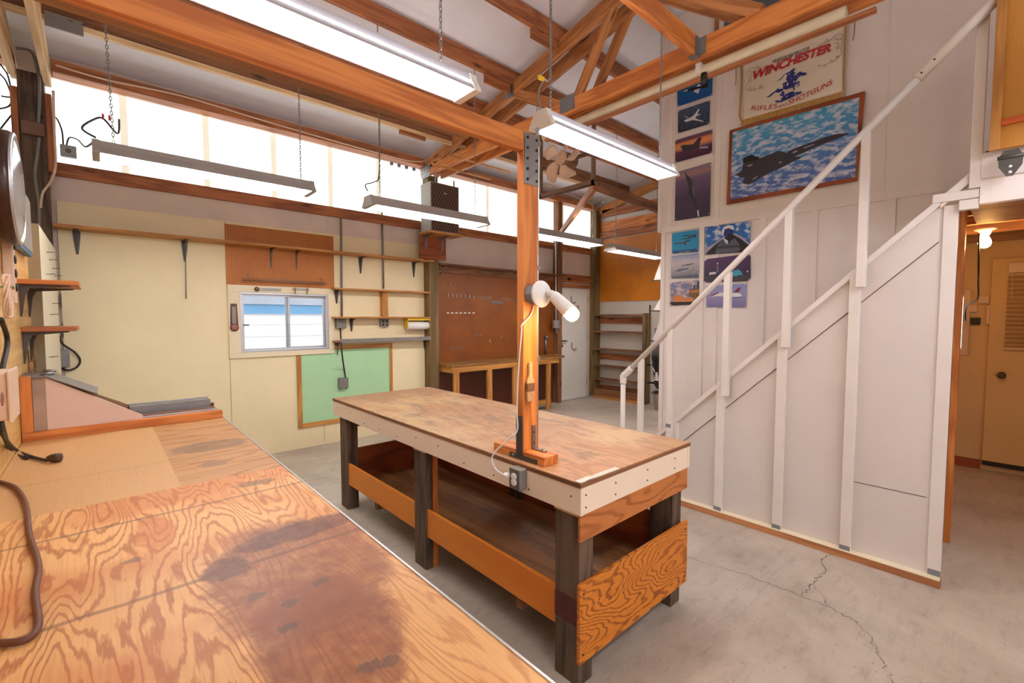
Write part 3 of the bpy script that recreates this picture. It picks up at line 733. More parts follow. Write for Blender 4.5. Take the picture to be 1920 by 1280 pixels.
MB().lathe([(.018, 0), (.018, .002)], ((a.x+b.x)/2, YB-.1, (a.z+b.z)/2), (0, -1, 0), 16).build('knockout', M['greysteel'], o)
MB().tube(spline([V((a.x+.02, YB-.075, a.z)), W(116, 245, 1, YB-.08), W(106, 222, 1, YB-.09), W(90, 213, 1, YB-.12), W(75, 222, 1, YB-.16)]), .006, 7).build('cable', M['black'], o)
MB().tube(spline([V((b.x-.06, YB-.075, a.z)), W(130, 258, 1, YB-.10), W(146, 262, 1, YB-.3), W(160, 275, 1, YB-.9), V((.02, 3.72, 2.56))]), .006, 7).build('cable', M['black'], o)
# grey steel plate on the first purlin
a = W(82, 18, 1, 4.68); b = W(157, 68, 1, 4.68)
mb = MB().box(a.x, b.x, 4.682, 4.697, b.z, a.z)
for i in range(3):
    for j in range(2): mb.box(a.x+.12+i*.07, a.x+.145+i*.07, 4.679, 4.682, b.z+.08+j*.06, b.z+.085+j*.06, 1)
tag(mb.build('steel_plate', [M['greysteel'], M['boltdark']], None, .002), 'grey slotted steel plate fixed to the roof purlin at upper left', 'steel plate')

# ------------------------------------------------------------------ back wall: long shelf, pegboard, window things
sz = W(422, 459, 1, YB).z
o = T('wall_shelf', 'long golden wood shelf high on the cream wall above the window', 'shelf', (1.6, YB-.1, sz))
xa = W(98, 415, 1, YB-.19).x; xb = W(814, 488, 1, YB-.19).x
B(xa, xb, YB-.2, YB-.013, sz, sz+.024).build('board', M['shelfwood'], o, .002)
def bracket(x, z, par, d=.16, h=.2, y=YB-.013, mat='darksteel'):
    mb = MB(); mb.prism([(x, y, z), (x, y-d, z), (x, y-d, z-.006), (x, y-.05, z-.02), (x, y-.028, z-.05), (x, y-.008, z-h), (x, y, z-h)], (.012, 0, 0))
    mb.prism([(x-.020, y-.004, z), (x+.032, y-.004, z), (x+.030, y-.004, z-.05), (x+.014, y-.004, z-h), (x-.002, y-.004, z-h), (x-.018, y-.004, z-.05)], (0, .004, 0)).box(x-.012, x+.024, y-d, y, z-.004, z)
    return mb.build('bracket', M[mat], par)
for u, v in ((142, 450), (345, 465), (507, 475), (555, 480), (676, 490), (776, 497)): bracket(W(u, v, 1, YB-.03).x, sz, o)
o2 = T('steel_rod', 'thin steel rod hanging from a bracket of the long shelf', 'rod', W(349, 560, 1, YB-.06))
MB().tube([W(348, 470, 1, YB-.03), W(349, 560, 1, YB-.03)], .005, 6).build('rod', M['greysteel'], o2)
a = W(421, 419, 1, YB-.02); b = W(627, 541, 1, YB-.02); zb = W(424, 532, 1, YB-.02).z
tag(B(a.x, b.x, YB-.02, YB-.0125, tl.z+.002, a.z).build('pegboard', M['peg']), 'orange brown pegboard above the sliding window', 'pegboard')
o = T('wire_tool_rack', 'thin wire tool rack hung on the pegboard above the window', 'rack', W(530, 528, 1, YB-.05))
pa = W(455, 521, 1, YB-.06); pb = W(612, 530, 1, YB-.06); zr = pa.z
mb = MB()
for dz, dy in ((0, 0), (-.02, .03), (-.02, -.03)): mb.tube([(pa.x, YB-.055+dy*.6, zr+dz), (pb.x, YB-.055+dy*.6, zr+dz)], .003, 6)
for i in range(40): x = pa.x+.03+(pb.x-pa.x-.06)*i/39; mb.tube([(x, YB-.073, zr-.02), (x, YB-.037, zr-.02)], .0015, 4)
mb.build('wires', M['galv'], o)
for x in (pa.x+.05, (pa.x+pb.x)/2, pb.x-.05): MB().tube([(x, YB-.02, zr+.04), (x, YB-.055, zr+.04), (x, YB-.055, zr-.01)], .0025, 5).build('hook', M['galv'], o)
a = W(432, 569, 1, YB-.045); b = W(446, 620, 1, YB-.045)
yt_ = YB-.036
o = T('wall_thermometer', 'brown wall thermometer with round dial on the left window trim', 'thermometer', (a.x, yt_, b.z))
mb = MB(); cx = (a.x+b.x)/2
mb.prism([(cx-.028, yt_, a.z), (cx+.028, yt_, a.z), (cx+.036, yt_, b.z+.06), (cx-.036, yt_, b.z+.06)], (0, -.008, 0)); mb.build('backing', plain('dark brown wood grain', (84, 50, 38), .4), o)
B(cx-.018, cx+.018, yt_-.0095, yt_-.008, b.z+.075, a.z-.03).build('scale', plain('scale plate', (150, 140, 134), .5), o)
MB().lathe([(.04, 0), (.04, .012), (.034, .014)], (cx, yt_, b.z+.035), (0, -1, 0), 24).build('dial_case', plain('maroon', (110, 50, 46), .4), o)
MB().lathe([(.03, .014), (.03, .0155)], (cx, yt_, b.z+.035), (0, -1, 0), 20).build('dial', plain('dial face', (170, 110, 100), .5), o)
o = T('door_bolt', 'galvanised bolt with round knob on the top window trim', 'bolt', W(495, 541, 1, YB-.045))
c = W(481, 542, 1, YB-.04); e_ = W(527, 543, 1, YB-.04)
B(c.x, e_.x, yt_-.006, yt_, c.z-.012, c.z+.014).build('plate', M['galv'], o, .002)
MB().lathe([(.022, 0), (.024, .012), (.012, .02)], (c.x, yt_-.006, c.z), (0, -1, 0), 18).build('knob', plain('bronze knob', (120, 84, 60), .4, .4), o)
o = T('cabinet_hasp', 'small galvanised hasp with two pins on the top window trim', 'hasp', W(564, 541, 1, YB-.045))
c = W(552, 542, 1, YB-.04); e_ = W(578, 542, 1, YB-.04)
B(c.x-.02, e_.x+.01, yt_-.006, yt_, c.z-.012, c.z+.012).build('plate', M['galv'], o, .002)
for x in (c.x, e_.x-.02): B(x, x+.012, yt_-.014, yt_-.006, c.z-.05, c.z+.018).build('pin', plain('brass pin', (140, 104, 66), .4, .6), o)
# green board
gy = YB-.012
gx0 = W(556, 700, 1, gy).x; gx1 = W(735, 700, 1, gy).x; gz0 = W(558, 803, 1, gy).z; gz1 = W(735, 643, 1, gy).z
o = T('green_board', 'pale green painted board in a brown wood frame below the window', 'board', (gx0, gy, gz0))
MB().prism([(gx0, gy, gz0), (gx1, gy, gz0), (gx1, gy, gz1), (br.x+.002, gy, gz1), (br.x+.002, gy, br.z-.002), (gx0, gy, br.z-.002)], (0, -.008, 0)).build('board', M['green'], o)
fw = .05
for a in ((gx0, gx0+fw, gz0, br.z-.004), (gx1-fw*.8, gx1, gz0, gz1), (gx0+fw, gx1-fw*.8, gz0, gz0+fw), (br.x+.01, gx1-fw*.8, gz1-fw, gz1)):
    B(a[0], a[1], gy-.02, gy-.008, a[2], a[3]).build('frame_strip', M['shelfwood'], o, .002)
# small shelves right of the window
def small_shelf(ua, va, ub, vb, label, mat='shelfwood', d=.15, t=.02, brk=()):
    pa = W(ua, va, 1, YB-.013-d); pb = W(ub, vb, 1, YB-.013-d); z = (pa.z+pb.z)/2
    o = T('wall_shelf', label, 'shelf', (pa.x, YB-.1, z))
    B(pa.x, pb.x, YB-.013-d, YB-.013, z, z+t).build('board', M[mat], o, .002)
    for u, v in brk: bracket(W(u, v, 1, YB-.03).x, z, o, d*.85, .16)
    return o, pa.x, pb.x, z
sh1, _, _, z1_ = small_shelf(629, 543, 808, 549, 'narrow wood shelf level with the window top, right of the window', brk=((631, 560), (799, 560)))
sh2, _, _, z2_ = small_shelf(629, 596, 807, 597, 'narrow wood shelf above the paper towel roll', brk=((659, 610),))
xd = W(723, 570, 1, YB-.1).x
B(xd-.035, xd+.035, YB-.1, YB-.013, z2_+.021, z1_-.001, grain=2).build('divider', M['shelfwood'], sh1)
sh3, xa3, xb3, z3_ = small_shelf(630, 641, 808, 637, 'shelf with grey metal edging over the green board', 'fir_red', .14, .02, ((632, 650), (797, 645)))
mb = MB().box(xa3+.05, xb3, YB-.158, YB-.153, z3_-.008, z3_+.04)
for i in range(5): mb.lathe([(.006, 0), (.005, .002)], (xa3+.15+i*.32, YB-.158, z3_+.02), (0, -1, 0), 8, 1)
mb.build('metal_edging', [M['greysteel'], M['boltdark']], sh3)
# conduits
def conduit(us, label, r=.013, mat='galv', y=YB-.03):
    o = T('wall_conduit', label, 'conduit', W(us[-1][0], us[-1][1], 1, y))
    MB().tube([W(u, v, 1, y) for u, v in us], r, 10).build('pipe', M[mat], o); return o
conduit([(639, 392), (640, 450), (641, 595)], 'dark steel conduit beside the right edge of the pegboard', .012, 'greysteel')
conduit([(716, 398), (718, 470), (719, 541)], 'bright steel conduit between the two halves of the shelf wall', .012)
o = T('junction_box', 'grey junction box under the shelf, just right of the window', 'electrical box', W(640, 615, 1, YB-.06))
a = W(631, 598, 1, YB-.07); b = W(650, 615, 1, YB-.07); B(a.x, b.x, YB-.07, YB-.013, b.z, a.z).build('box', M['greysteel'], o, .005)
MB().tube(spline([V(((a.x+b.x)/2-.01, YB-.05, b.z)), W(641, 660, 1, YB-.19), W(645, 690, 1, YB-.05), W(648, 709, 1, YB-.05)]), .009, 8).build('cord', M['black'], o)
o = T('switch_box', 'grey switch box hanging on a black cord over the green board', 'electrical box', W(645, 728, 1, YB-.05))
a = W(636, 709, 1, YB-.07); b = W(654, 726, 1, YB-.07); B(a.x, b.x, YB-.07, YB-.021, b.z, a.z).build('box', M['greysteel'], o, .006)
for x in (a.x+.02, b.x-.02): B(x-.008, x+.008, YB-.06, YB-.04, b.z-.02, b.z).build('lug', M['greysteel'], o)
o = T('quad_outlet', 'grey four-socket outlet under the shelf left of the paper towels', 'outlet', W(722, 612, 1, YB-.05))
a = W(714, 598, 1, YB-.06); b = W(730, 612, 1, YB-.06); B(a.x, b.x, YB-.06, YB-.013, b.z, a.z).build('box', M['greysteel'], o, .003)
for i in (.28, .72):
    for j in (.28, .72): MB().lathe([(.014, 0), (.014, .003)], (a.x+(b.x-a.x)*i, YB-.06, b.z+(a.z-b.z)*j), (0, -1, 0), 12).build('socket', M['boltdark'], o)
o = T('paper_towel_holder', 'yellow paper towel holder with a white roll under the shelf', 'paper towel holder', W(785, 600, 1, YB-.1))
a = W(764, 600, 1, YB-.12); b = W(804, 624, 1, YB-.12)
B(a.x-.01, b.x+.01, YB-.15, YB-.02, a.z-.005, z2_-.001).build('bracket_top', M['yellow'], o, .003)
for x in (a.x-.01, b.x): B(x, x+.012, YB-.14, YB-.05, a.z-.1, a.z-.005).build('arm', M['yellow'], o, .004)
MB().lathe([(.018, 0), (.052, 0), (.052, b.x-a.x-.004), (.018, b.x-a.x-.004)], (a.x+.003, YB-.095, a.z-.075), (1, 0, 0), 24).build('paper_roll', M['paper'], o)
# air cleaner box on its bracket shelf
a = W(808, 336, 1, YB-.42); b = W(862, 437, 1, YB-.42)
ax0, ax1, az1 = 3.14, 3.56, W(830, 343, 1, YB-.42).z
shz = W(868, 444, 1, YB-.42).z
axx0 = W(808, 400, 1, YB-.40).x; axx1 = W(861, 400, 1, YB-.40).x
o = T('air_heater', 'tall grey box with dark diamond mesh front on a bracket shelf by the truss', 'heater', (axx0, YB-.2, shz+.02))
B(axx0, axx1, YB-.395, YB-.153, shz+.026, az1+.0).build('case', plain('grey enamel case', (168, 162, 154), .5, 0, .06, 5), o, .004)
def mesh_m():
    m = N('expanded metal grille'); g = m.n('ShaderNodeNewGeometry'); x = m.xyz(g.outputs['Position'])
    a1 = m.math('ABSOLUTE', m.math('SUBTRACT', m.math('FRACT', m.math('ADD', m.math('MULTIPLY', x[0], 22), m.math('MULTIPLY', x[2], 13))), .5))
    a2 = m.math('ABSOLUTE', m.math('SUBTRACT', m.math('FRACT', m.math('SUBTRACT', m.math('MULTIPLY', x[0], 22), m.math('MULTIPLY', x[2], 13))), .5))
    l = m.math('MAXIMUM', m.math('GREATER_THAN', a1, .42), m.math('GREATER_THAN', a2, .42))
    return m.out(m.mix(l, (70, 44, 34), (134, 108, 92)), .5, .2)
B(axx0+.012, axx1-.012, YB-.40, YB-.395, shz+.04, az1-.012).build('grille', mesh_m(), o)
B((axx0+axx1)/2-.02, (axx0+axx1)/2+.02, YB-.403, YB-.40, az1-.13, az1-.115).build('badge', M['alum'], o)
for x in (axx0+.08, axx1-.08): B(x-.01, x+.01, YB-.4, YB-.39, az1, az1+.07).build('hanger', M['galv'], o)
xs0 = W(783, 440, 1, YB-.2).x; xs1 = W(868, 444, 1, YB-.42).x
o = T('bracket_shelf', 'short thick wood shelf holding the mesh-fronted box above the wall post', 'shelf', (3.4, YB-.2, shz-.2))
B(axx0-.03, xs1, YB-.43, YB-.152, shz, shz+.025).build('board', M['shelfwood'], o, .003)
b0 = W(784, 487, 1, YB-.153); b1 = W(835, 484, 1, YB-.17)
B(axx0-.02, axx0+.38, YB-.17, YB-.152, W(800, 485, 1, YB-.17).z, shz).build('backboard', M['redply'], o, .002)
for x in (axx0+.05, axx0+.3): bracket(x, shz, o, .2, .19, YB-.171, 'galv')
# ------------------------------------------------------------------ second bay : dark pegboard, shelf and wall bench
hx0, hx1 = 3.475, 5.9; hz1 = W(900, 507, 1, YB-.02).z
tag(B(hx0, hx1, YB-.02, YB-.001, .86, hz1).build('pegboard', M['pegdark']), 'large dark pegboard behind the wall bench', 'pegboard')
tag(B(hx0, hx1, YB-.02, YB-.001, 0, .855).build('hardboard_panel', M['darkhard']), 'dark red hardboard under the wall bench', 'panel')
mb = MB()
def pins(u0, v0, u1, n, h, r=.003):
    for i in range(n):
        p = W(u0+(u1-u0)*i/max(1, n-1), v0+(u1-u0)*i/max(1, n-1)*.07, 1, YB-.03); mb.box(p.x-r, p.x+r, YB-.04, YB-.0201, p.z-h, p.z+h)
pins(840, 553, 888, 7, .025); pins(897, 557, 918, 6, .02); pins(921, 566, 942, 9, .022); pins(941, 561, 962, 5, .012); pins(843, 652, 868, 6, .012); pins(890, 628, 900, 3, .012); pins(940, 632, 940, 1, .02); pins(843, 532, 845, 1, .015); pins(895, 530, 895, 1, .012)
tag(mb.build('peg_hooks', M['alum']), 'rows of small steel peg hooks on the dark pegboard', 'hooks'); bpy.data.objects['peg_hooks']['kind'] = 'stuff'
for i in range(7):
    p = W(840+48*i/6, 586.5, 1, YB-.021)
    o = B(p.x-.02, p.x+.02, YB-.0225, YB-.0202, p.z-.007, p.z+.007).build('paper_tag', M['paper']); tag(o, 'little white label in the row of labels on the dark pegboard', 'label', 'row of white labels on the pegboard')
pz_ = W(916, 640, 1, YB-.03)
tag(MB().prism([pz_, pz_+V((.02, 0, .06)), pz_+V((.035, 0, 0)), pz_+V((.05, 0, -.05)), pz_+V((.02, 0, -.01))], (0, -.006, 0)).build('hanging_clip', M['brass']), 'small bent clip hanging low on the dark pegboard', 'clip')
zsh = W(900, 507, 1, YB).z+.012
o = T('wall_shelf', 'dark wood shelf along the top of the dark pegboard', 'shelf', (4.5, YB-.1, zsh))
B(hx0, 6.1, YB-.17, YB-.021, zsh, zsh+.024).build('board', M['brown'], o, .002)
B(hx0, 5.9, YB-.05, YB-.021, zsh-.09, zsh).build('cleat', M['brown'], o)
for u in (830, 966): bracket(W(u, 515, 1, YB-.06).x, zsh, o, .1, .12, YB-.021, 'greysteel')
wbz = .86; wy0 = 5.06
wx_ = W(1064, 665, 1, wy0).x
o = T('wall_bench', 'narrow brown wood wall bench under the dark pegboard', 'workbench', (4.6, 5.25, 0))
mb = MB(); rr = .12; pts = [(hx0+.01, YB-.022, wbz-.03), (hx0+.01, wy0, wbz-.03), (wx_-rr, wy0, wbz-.03)]
for i in range(7): a = -math.pi/2+i/6*math.pi/2; pts.append((wx_-rr+rr*math.cos(a), wy0+rr+rr*math.sin(a), wbz-.03))
pts += [(wx_, YB-.13, wbz-.03), (5.91, YB-.13, wbz-.03), (5.91, YB-.022, wbz-.03)]
mb.prism(pts, (0, 0, .03), 0, 0); mb.build('top', wood('bench top wood', (126, 84, 40), (172, 124, 66), .5, 18, True, .4), o, .003)
B(hx0+.02, wx_-.2, wy0+.01, wy0+.05, wbz-.11, wbz-.031).build('apron', M['shelfwood'], o, .002)
B(hx0+.02, hx0+.06, wy0+.05, YB-.03, wbz-.11, wbz-.031).build('apron', M['shelfwood'], o, .002)
for x in (W(853, 720, 1, wy0).x, 4.12, 4.62, W(1027, 740, 1, wy0).x):
    B(x, x+.085, wy0+.011, wy0+.05, 0, wbz-.11, grain=2).build('leg', M['shelfwood'], o, .003)
B(hx0+.2, 5.5, wy0+.05, wy0+.09, .08, .16).build('foot_rail', M['shelfwood'], o)
o = T('steel_latch_bar', 'upright grey steel latch bar at the right end of the wall bench', 'latch', W(1024, 660, 1, YB-.05))
p = W(1024, 635, 1, YB-.05); MB().tube([(p.x, YB-.04, .87), (p.x, YB-.04, p.z+.06)], .018, 10).lathe([(.03, 0), (.03, .05)], (p.x, YB-.06, p.z), (0, 0, 1), 12).build('bar', M['galv'], o)
conduit([(1042, 452), (1042, 560), (1043, 625)], 'bright steel conduit on the brown post beside the white door', .016, 'alum', YB-.14)
o = T('light_switch', 'grey switch box on the brown post beside the white door', 'switch', W(1045, 613, 1, YB-.15))
a = W(1040, 600, 1, YB-.17); b = W(1049, 615, 1, YB-.17); B(a.x, b.x, YB-.17, YB-.121, b.z, a.z).build('box', M['alum'], o, .004)
# white exit door
dx0 = 6.06; dx1 = W(1099, 640, 1, YB-.03).x; dz = 2.02
d1 = st(B(dx0, dx1, YB-.04, YB-.001, .01, dz).build('door_1', plain('white door paint', (232, 228, 220), .45, 0, .04, 3), None, .003))
p = W(1046, 639, 1, YB-.05)
MB().box(dx0+.0, dx0+.05, YB-.05, YB-.04, p.z-.12, p.z+.1).tube([(dx0+.03, YB-.05, p.z), (dx0+.03, YB-.1, p.z), (dx0+.13, YB-.1, p.z-.005)], .011, 8).lathe([(.02, 0), (.02, .03)], (dx0+.03, YB-.05, p.z-.09), (0, -1, 0), 12).build('door_handle', M['boltdark'], d1)
for u, v in ((1071, 563), (1072, 650)):
    p = W(u, v, 1, YB-.045); MB().tube(spline([(p.x, YB-.043, p.z+.08), (p.x, YB-.05, p.z-.02), (p.x+.03, YB-.08, p.z-.05), (p.x+.07, YB-.1, p.z-.03)]), .01, 6).build('coat_hook', M['greysteel'], d1)
p = W(1084, 577, 1, YB-.045); B(p.x-.025, p.x+.025, YB-.043, YB-.04, p.z-.06, p.z+.05).build('sticker', plain('grey sticker', (170, 150, 130), .5), d1)
for z in (.25, 1.1, 1.8): B(dx1-.004, dx1+.012, YB-.055, YB-.04, z, z+.1).build('hinge', M['alum'], d1)
tag(B(6.04, 6.94, YB-.06, YB-.001, dz+.03, dz+.09).build('door_header', M['fir_red'], None, .003), 'red brown wood header over the white door', 'wood beam')
tag(B(6.04, 6.94, YB-.045, YB-.001, dz+.12, dz+.26).build('door_header_board', M['fir_red'], None, .003), 'wide red brown board above the door header', 'wood beam')
p = W(1067, 523, 1, YB-.06)
tag(MB().lathe([(.03, 0), (.03, .03), (.018, .04)], (p.x, YB-.046, p.z), (0, -1, 0), 14).build('door_buzzer', M['boltdark']), 'small round black fitting above the white door', 'fitting')
tag(B(6.05, 6.94, YB-.09, YB-.001, 0, .012).build('door_sill', M['alum'], None, .002), 'thin metal threshold under the white door', 'threshold')

# ------------------------------------------------------------------ end wall
def ew(u, v, x=XE): return W(u, v, 0, x)
z0 = ew(1118, 566).z; z1 = ew(1118, 452).z; ye = 4.02
tag(B(XE-.02, XE-.001, ye, YB-.13, z0, z1).build('hardboard_panel', M['hardboard']), 'orange hardboard panel on the far end wall', 'panel')
zb_ = ew(1118, 440).z
tag(B(XE-.055, XE-.001, 2.41, YB-.15, zb_-.1, zb_+.01).build('wall_girt', M['fir_red'], None, .003), 'red brown girt across the far end wall over the hardboard', 'wood beam')
tag(B(XE-.03, XE-.001, 3.5, YB-.15, zb_+.02, zb_+.2).build('wall_board', M['fir'], None, .003), 'orange board above the girt on the far end wall', 'board')
o = T('shelf_unit', 'brown wood shelf unit with open back in the far corner', 'shelf unit', (6.95, 4.8, 0))
X0 = 6.88
y_r = W(1204, 640, 0, X0).y; y_l = YB-.16
for v in (589, 621, 655, 687, 713):
    z = W(1150, v, 0, X0).z; B(X0, XE-.03, y_r, y_l, z-.025, z, grain=1).build('shelf', M['brown'], o, .002)
B(X0, X0+.19, y_r-.045, y_r, 0, W(1204, 588, 0, X0).z+.01).build('upright', M['post'], o, .003)
B(X0+.02, XE-.03, y_l, y_l+.012, 0, W(1150, 589, 0, X0).z).build('upright', M['post'], o, .003)
for v in (600, 668, 728): z = W(1150, v, 0, XE).z; B(XE-.03, XE-.004, y_r+.001, y_l, z-.06, z+.05).build('back_board', M['fir_red'], o)
B(X0-.02, XE-.03, y_r, y_l, 0, .04).build('base_board', M['shelfwood'], o)
B(X0+.05, XE-.03, y_r+.001, y_l, .041, .17).build('base_board', M['brown'], o)
# outboard motor, bucket and white rack by the end wall
mx, my = 6.78, W(1236, 700, 0, 6.78).y
o = T('outboard_motor', 'black outboard motor with a white tree emblem half hidden by the stair wall', 'motor', (mx, my, 0))
def mz(v): return W(1232, v, 0, mx).z
mb = MB()
def ringbox(levels):
    vs = []; n = 16
    for z, a, b in levels:
        for j in range(n):
            t = 2*math.pi*j/n; c, s = math.cos(t), math.sin(t)
            k = 1/max(abs(c)**3+abs(s)**3, 1e-6)**(1/3); vs.append((mx+c*k*a, my+s*k*b-.06, z))
    fs = [(i*n+j, i*n+(j+1) % n, (i+1)*n+(j+1) % n, (i+1)*n+j) for i in range(len(levels)-1) for j in range(n)]
    fs += [tuple(range(n))[::-1], tuple((len(levels)-1)*n+j for j in range(n))]
    mb.add(vs, fs, 0, None, True)
ringbox([(mz(728), .07, .08), (mz(720), .1, .13), (mz(690), .12, .15), (mz(672), .13, .18), (mz(668), .13, .18)])
mb.build('lower_cowl', plain('black cowl paint', (34, 32, 34), .35, 0, .1, 6), o)
mb = MB(); ringbox([(mz(667), .13, .18), (mz(655), .12, .17), (mz(645), .1, .14), (mz(640), .06, .1)]); mb.build('upper_cowl', plain('grey cowl', (92, 90, 90), .4, 0, .1, 6), o)
MB().tube([(mx, my-.06, mz(728)), (mx, my-.06, .2), (mx, my-.06, .1)], [.05, .045, .05], 12).build('leg_shaft', M['black'], o)
MB().lathe([(.01, 0), (.05, .05), (.05, .25), (.02, .32)], (mx, my-.2, .25), (0, 1, 0), 14).build('gear_case', M['black'], o)
for v in (684, 717): MB().tube([W(1214, v, 0, mx), (mx, my-.05, mz(v))], .016, 8).build('clamp_bar', M['boltdark'], o)
MB().tube([W(1220, 684, 0, mx-.1), (mx-.1, my-.05, mz(705))], .012, 8).build('chrome_rod', M['alum'], o)
tx, tyy = mx-.135, W(1231, 705, 0, mx-.135).y
zt_ = W(1231, 697, 0, tx).z; mb = MB()
for k in range(4):
    h = .045; w_ = .028+.018*k; zt0 = zt_-k*.035
    mb.prism([(tx, tyy, zt0), (tx, tyy-w_, zt0-h), (tx, tyy-w_*.35, zt0-h*.8), (tx, tyy+w_*.35, zt0-h*.8), (tx, tyy+w_, zt0-h)], (.006, 0, 0))
mb.build('tree_emblem', M['whiteplastic'], o)
o = T('plastic_bucket', 'whitish bucket under the black outboard motor', 'bucket', (mx-.12, my-.02, 0))
MB().lathe([(.11, 0), (.135, .26), (.142, .265), (.13, .262), (.108, .01)], (mx-.02, my-.06, .0), (0, 0, 1), 24).build('body', plain('dirty white plastic', (190, 180, 168), .5, 0, .1, 6), o)
rx = 6.5
o = T('brochure_rack', 'white sawtooth rack of angled flaps beside the stair wall corner', 'rack', (rx, W(1240, 600, 0, rx).y, 1.4))
for (ut, vt), (ub, vb) in (((1243, 475), (1225, 527)), ((1243, 550), (1223, 584)), ((1242, 590), (1222, 640))):
    a = W(ut, vt, 0, rx); b = W(ub, vb, 0, rx); c = V((rx, a.y-.12, b.z)); d = V((rx, a.y-.12, a.z))
    MB().prism([a, b, c, d], (.012, 0, 0)).build('flap', M['white2'], o, .002)
    MB().tube([b+V((0, .02, .01)), c+V((0, 0, .01))], .008, 6).build('rod', M['boltdark'], o)
B(rx+.012, rx+.03, W(1238, 600, 0, rx).y-.3, W(1238, 600, 0, rx).y, 1.25, 2.3).build('back_plate', M['white2'], o)
o = T('wall_outlet', 'grey outlet with cord on the end wall beside the shelf unit', 'outlet', ew(1232, 630))
a = ew(1227, 615, XE-.07); b = ew(1238, 632, XE-.07); B(XE-.07, XE-.001, a.y, b.y, b.z, a.z).build('box', M['greysteel'], o, .004)
conduit_y = ew(1220, 600).y
tag(MB().tube([(XE-.03, conduit_y, .5), (XE-.03, conduit_y, 1.72)], .012, 8).build('wall_cable', M['black']), 'black cable down the end wall right of the shelf unit', 'cable')

# ------------------------------------------------------------------ stair enclosure
sw = T('staircase', 'white panelled staircase with sloping stringer and battened side wall', 'staircase', (3.8, 1.1, 0))
def zs(y): return .557+(1.95-y)*.968      # top of stringer
ya, yb_ = .225, 1.97
mb = MB(); mb.prism([(XS+.04, .3, .03), (XS+.04, 2.42, .03), (XS+.04, 2.42, zs(2.42)-.02), (XS+.04, .3, zs(.3)-.02)], (.015, 0, 0)).box(XS+.04, XS+.055, ya+.06, .3, .03, 2.1)
mb.build('side_panel', M['white_stair'], sw)
mb = MB(); mb.prism([(XS+.004, 2.5, zs(2.5)+.0), (XS+.004, .28, zs(.28)+.0), (XS+.004, .28, zs(.28)-.045), (XS+.004, 2.5, zs(2.5)-.045)], (.05, 0, 0)); mb.build('cap_strip', M['white2'], sw, .003)
mb = MB(); mb.prism([(XS+.03, 2.45, zs(2.45)-.045), (XS+.03, .3, zs(.3)-.045), (XS+.03, .3, zs(.3)-.235), (XS+.03, 2.45, zs(2.45)-.235)], (.01, 0, 0)); mb.build('stringer_skirt', M['white_stair'], sw, .001)
mb = MB(); mb.prism([(XS+.0385, 2.4, zs(2.4)-.235), (XS+.0385, .3, zs(.3)-.235), (XS+.0385, .3, zs(.3)-.241), (XS+.0385, 2.4, zs(2.4)-.241)], (.002, 0, 0))
mb.box(XS+.0385, XS+.0405, .3, .64, .478, .482); mb.build('panel_seam', M['seam'], sw)
for y in (1.46, 1.055, .665):
    zt1 = zs(y)-.035; MB().prism([(XS, y-.03, .045), (XS, y+.025, .045), (XS, y+.025, zs(y+.025)-.03), (XS, y-.03, zs(y-.03)-.03)], (.04, 0, 0)).build('stud', M['white2'], sw, .003)
    B(XS-.001, XS, y-.03, y+.025, .045, .075).build('tape_patch', M['tape'], sw)
B(XS, XS+.04, 1.79, 1.84, .045, zs(1.82)-.03).build('stud', M['white2'], sw, .003)
B(XS+.03, XS+.055, ya, ya+.06, .045, 2.11).build('end_stud', M['white2'], sw, .003)
B(XS+.029, XS+.03, ya, ya+.055, .047, .08).build('tape_patch', M['tape'], sw)
B(XS-.02, XS+.05, ya-.003, 2.42, .0, .043, grain=1).build('sole_plate', wood('sole plate wood', (150, 92, 52), (196, 134, 86), .6, 20), sw, .003)
B(XS-.019, XS+.04, ya, 2.42, .0432, .046).build('sole_plate_paint', M['peel'], sw)
for i in range(10):
    z = .2+i*.2; y = 2.27-i*.207; B(XS+.056, XP-.002, max(y-.25, .3), y, z-.03, z).build('tread', M['white'], sw)
B(XS+.056, XP-.002, -1.0, .19, 2.10, 2.135).build('landing', M['fir_red'], sw)
# landing framing
B(XS-.001, XS+.04, .15, .33, 2.125, 2.172).build('landing_rail', M['white2'], sw, .003)
B(XS+.0, XS+.04, .15, .225, 2.07, 2.122).build('landing_rail', M['white2'], sw, .003)
nz = B(XS-.012, XS+.03, .145, .19, 2.174, 3.07).build('newel_post', M['white2'], sw, .003)
mb = MB(); mb.prism([(XS+.004, .3, zs(.3)), (XS+.004, .19, zs(.19)), (XS+.004, .19, zs(.19)-.055), (XS+.004, .3, zs(.3)-.055)], (.04, 0, 0)); mb.build('cap_strip', M['white2'], sw, .003)
hw = B(XS-.004, XS+.05, -1.6, .148, 2.09, 2.345).build('wall_header', M['white']); st(hw)
B(XS-.016, XS-.004, -1.6, .148, 2.215, 2.345).build('upper_board', M['white2'], hw, .003)
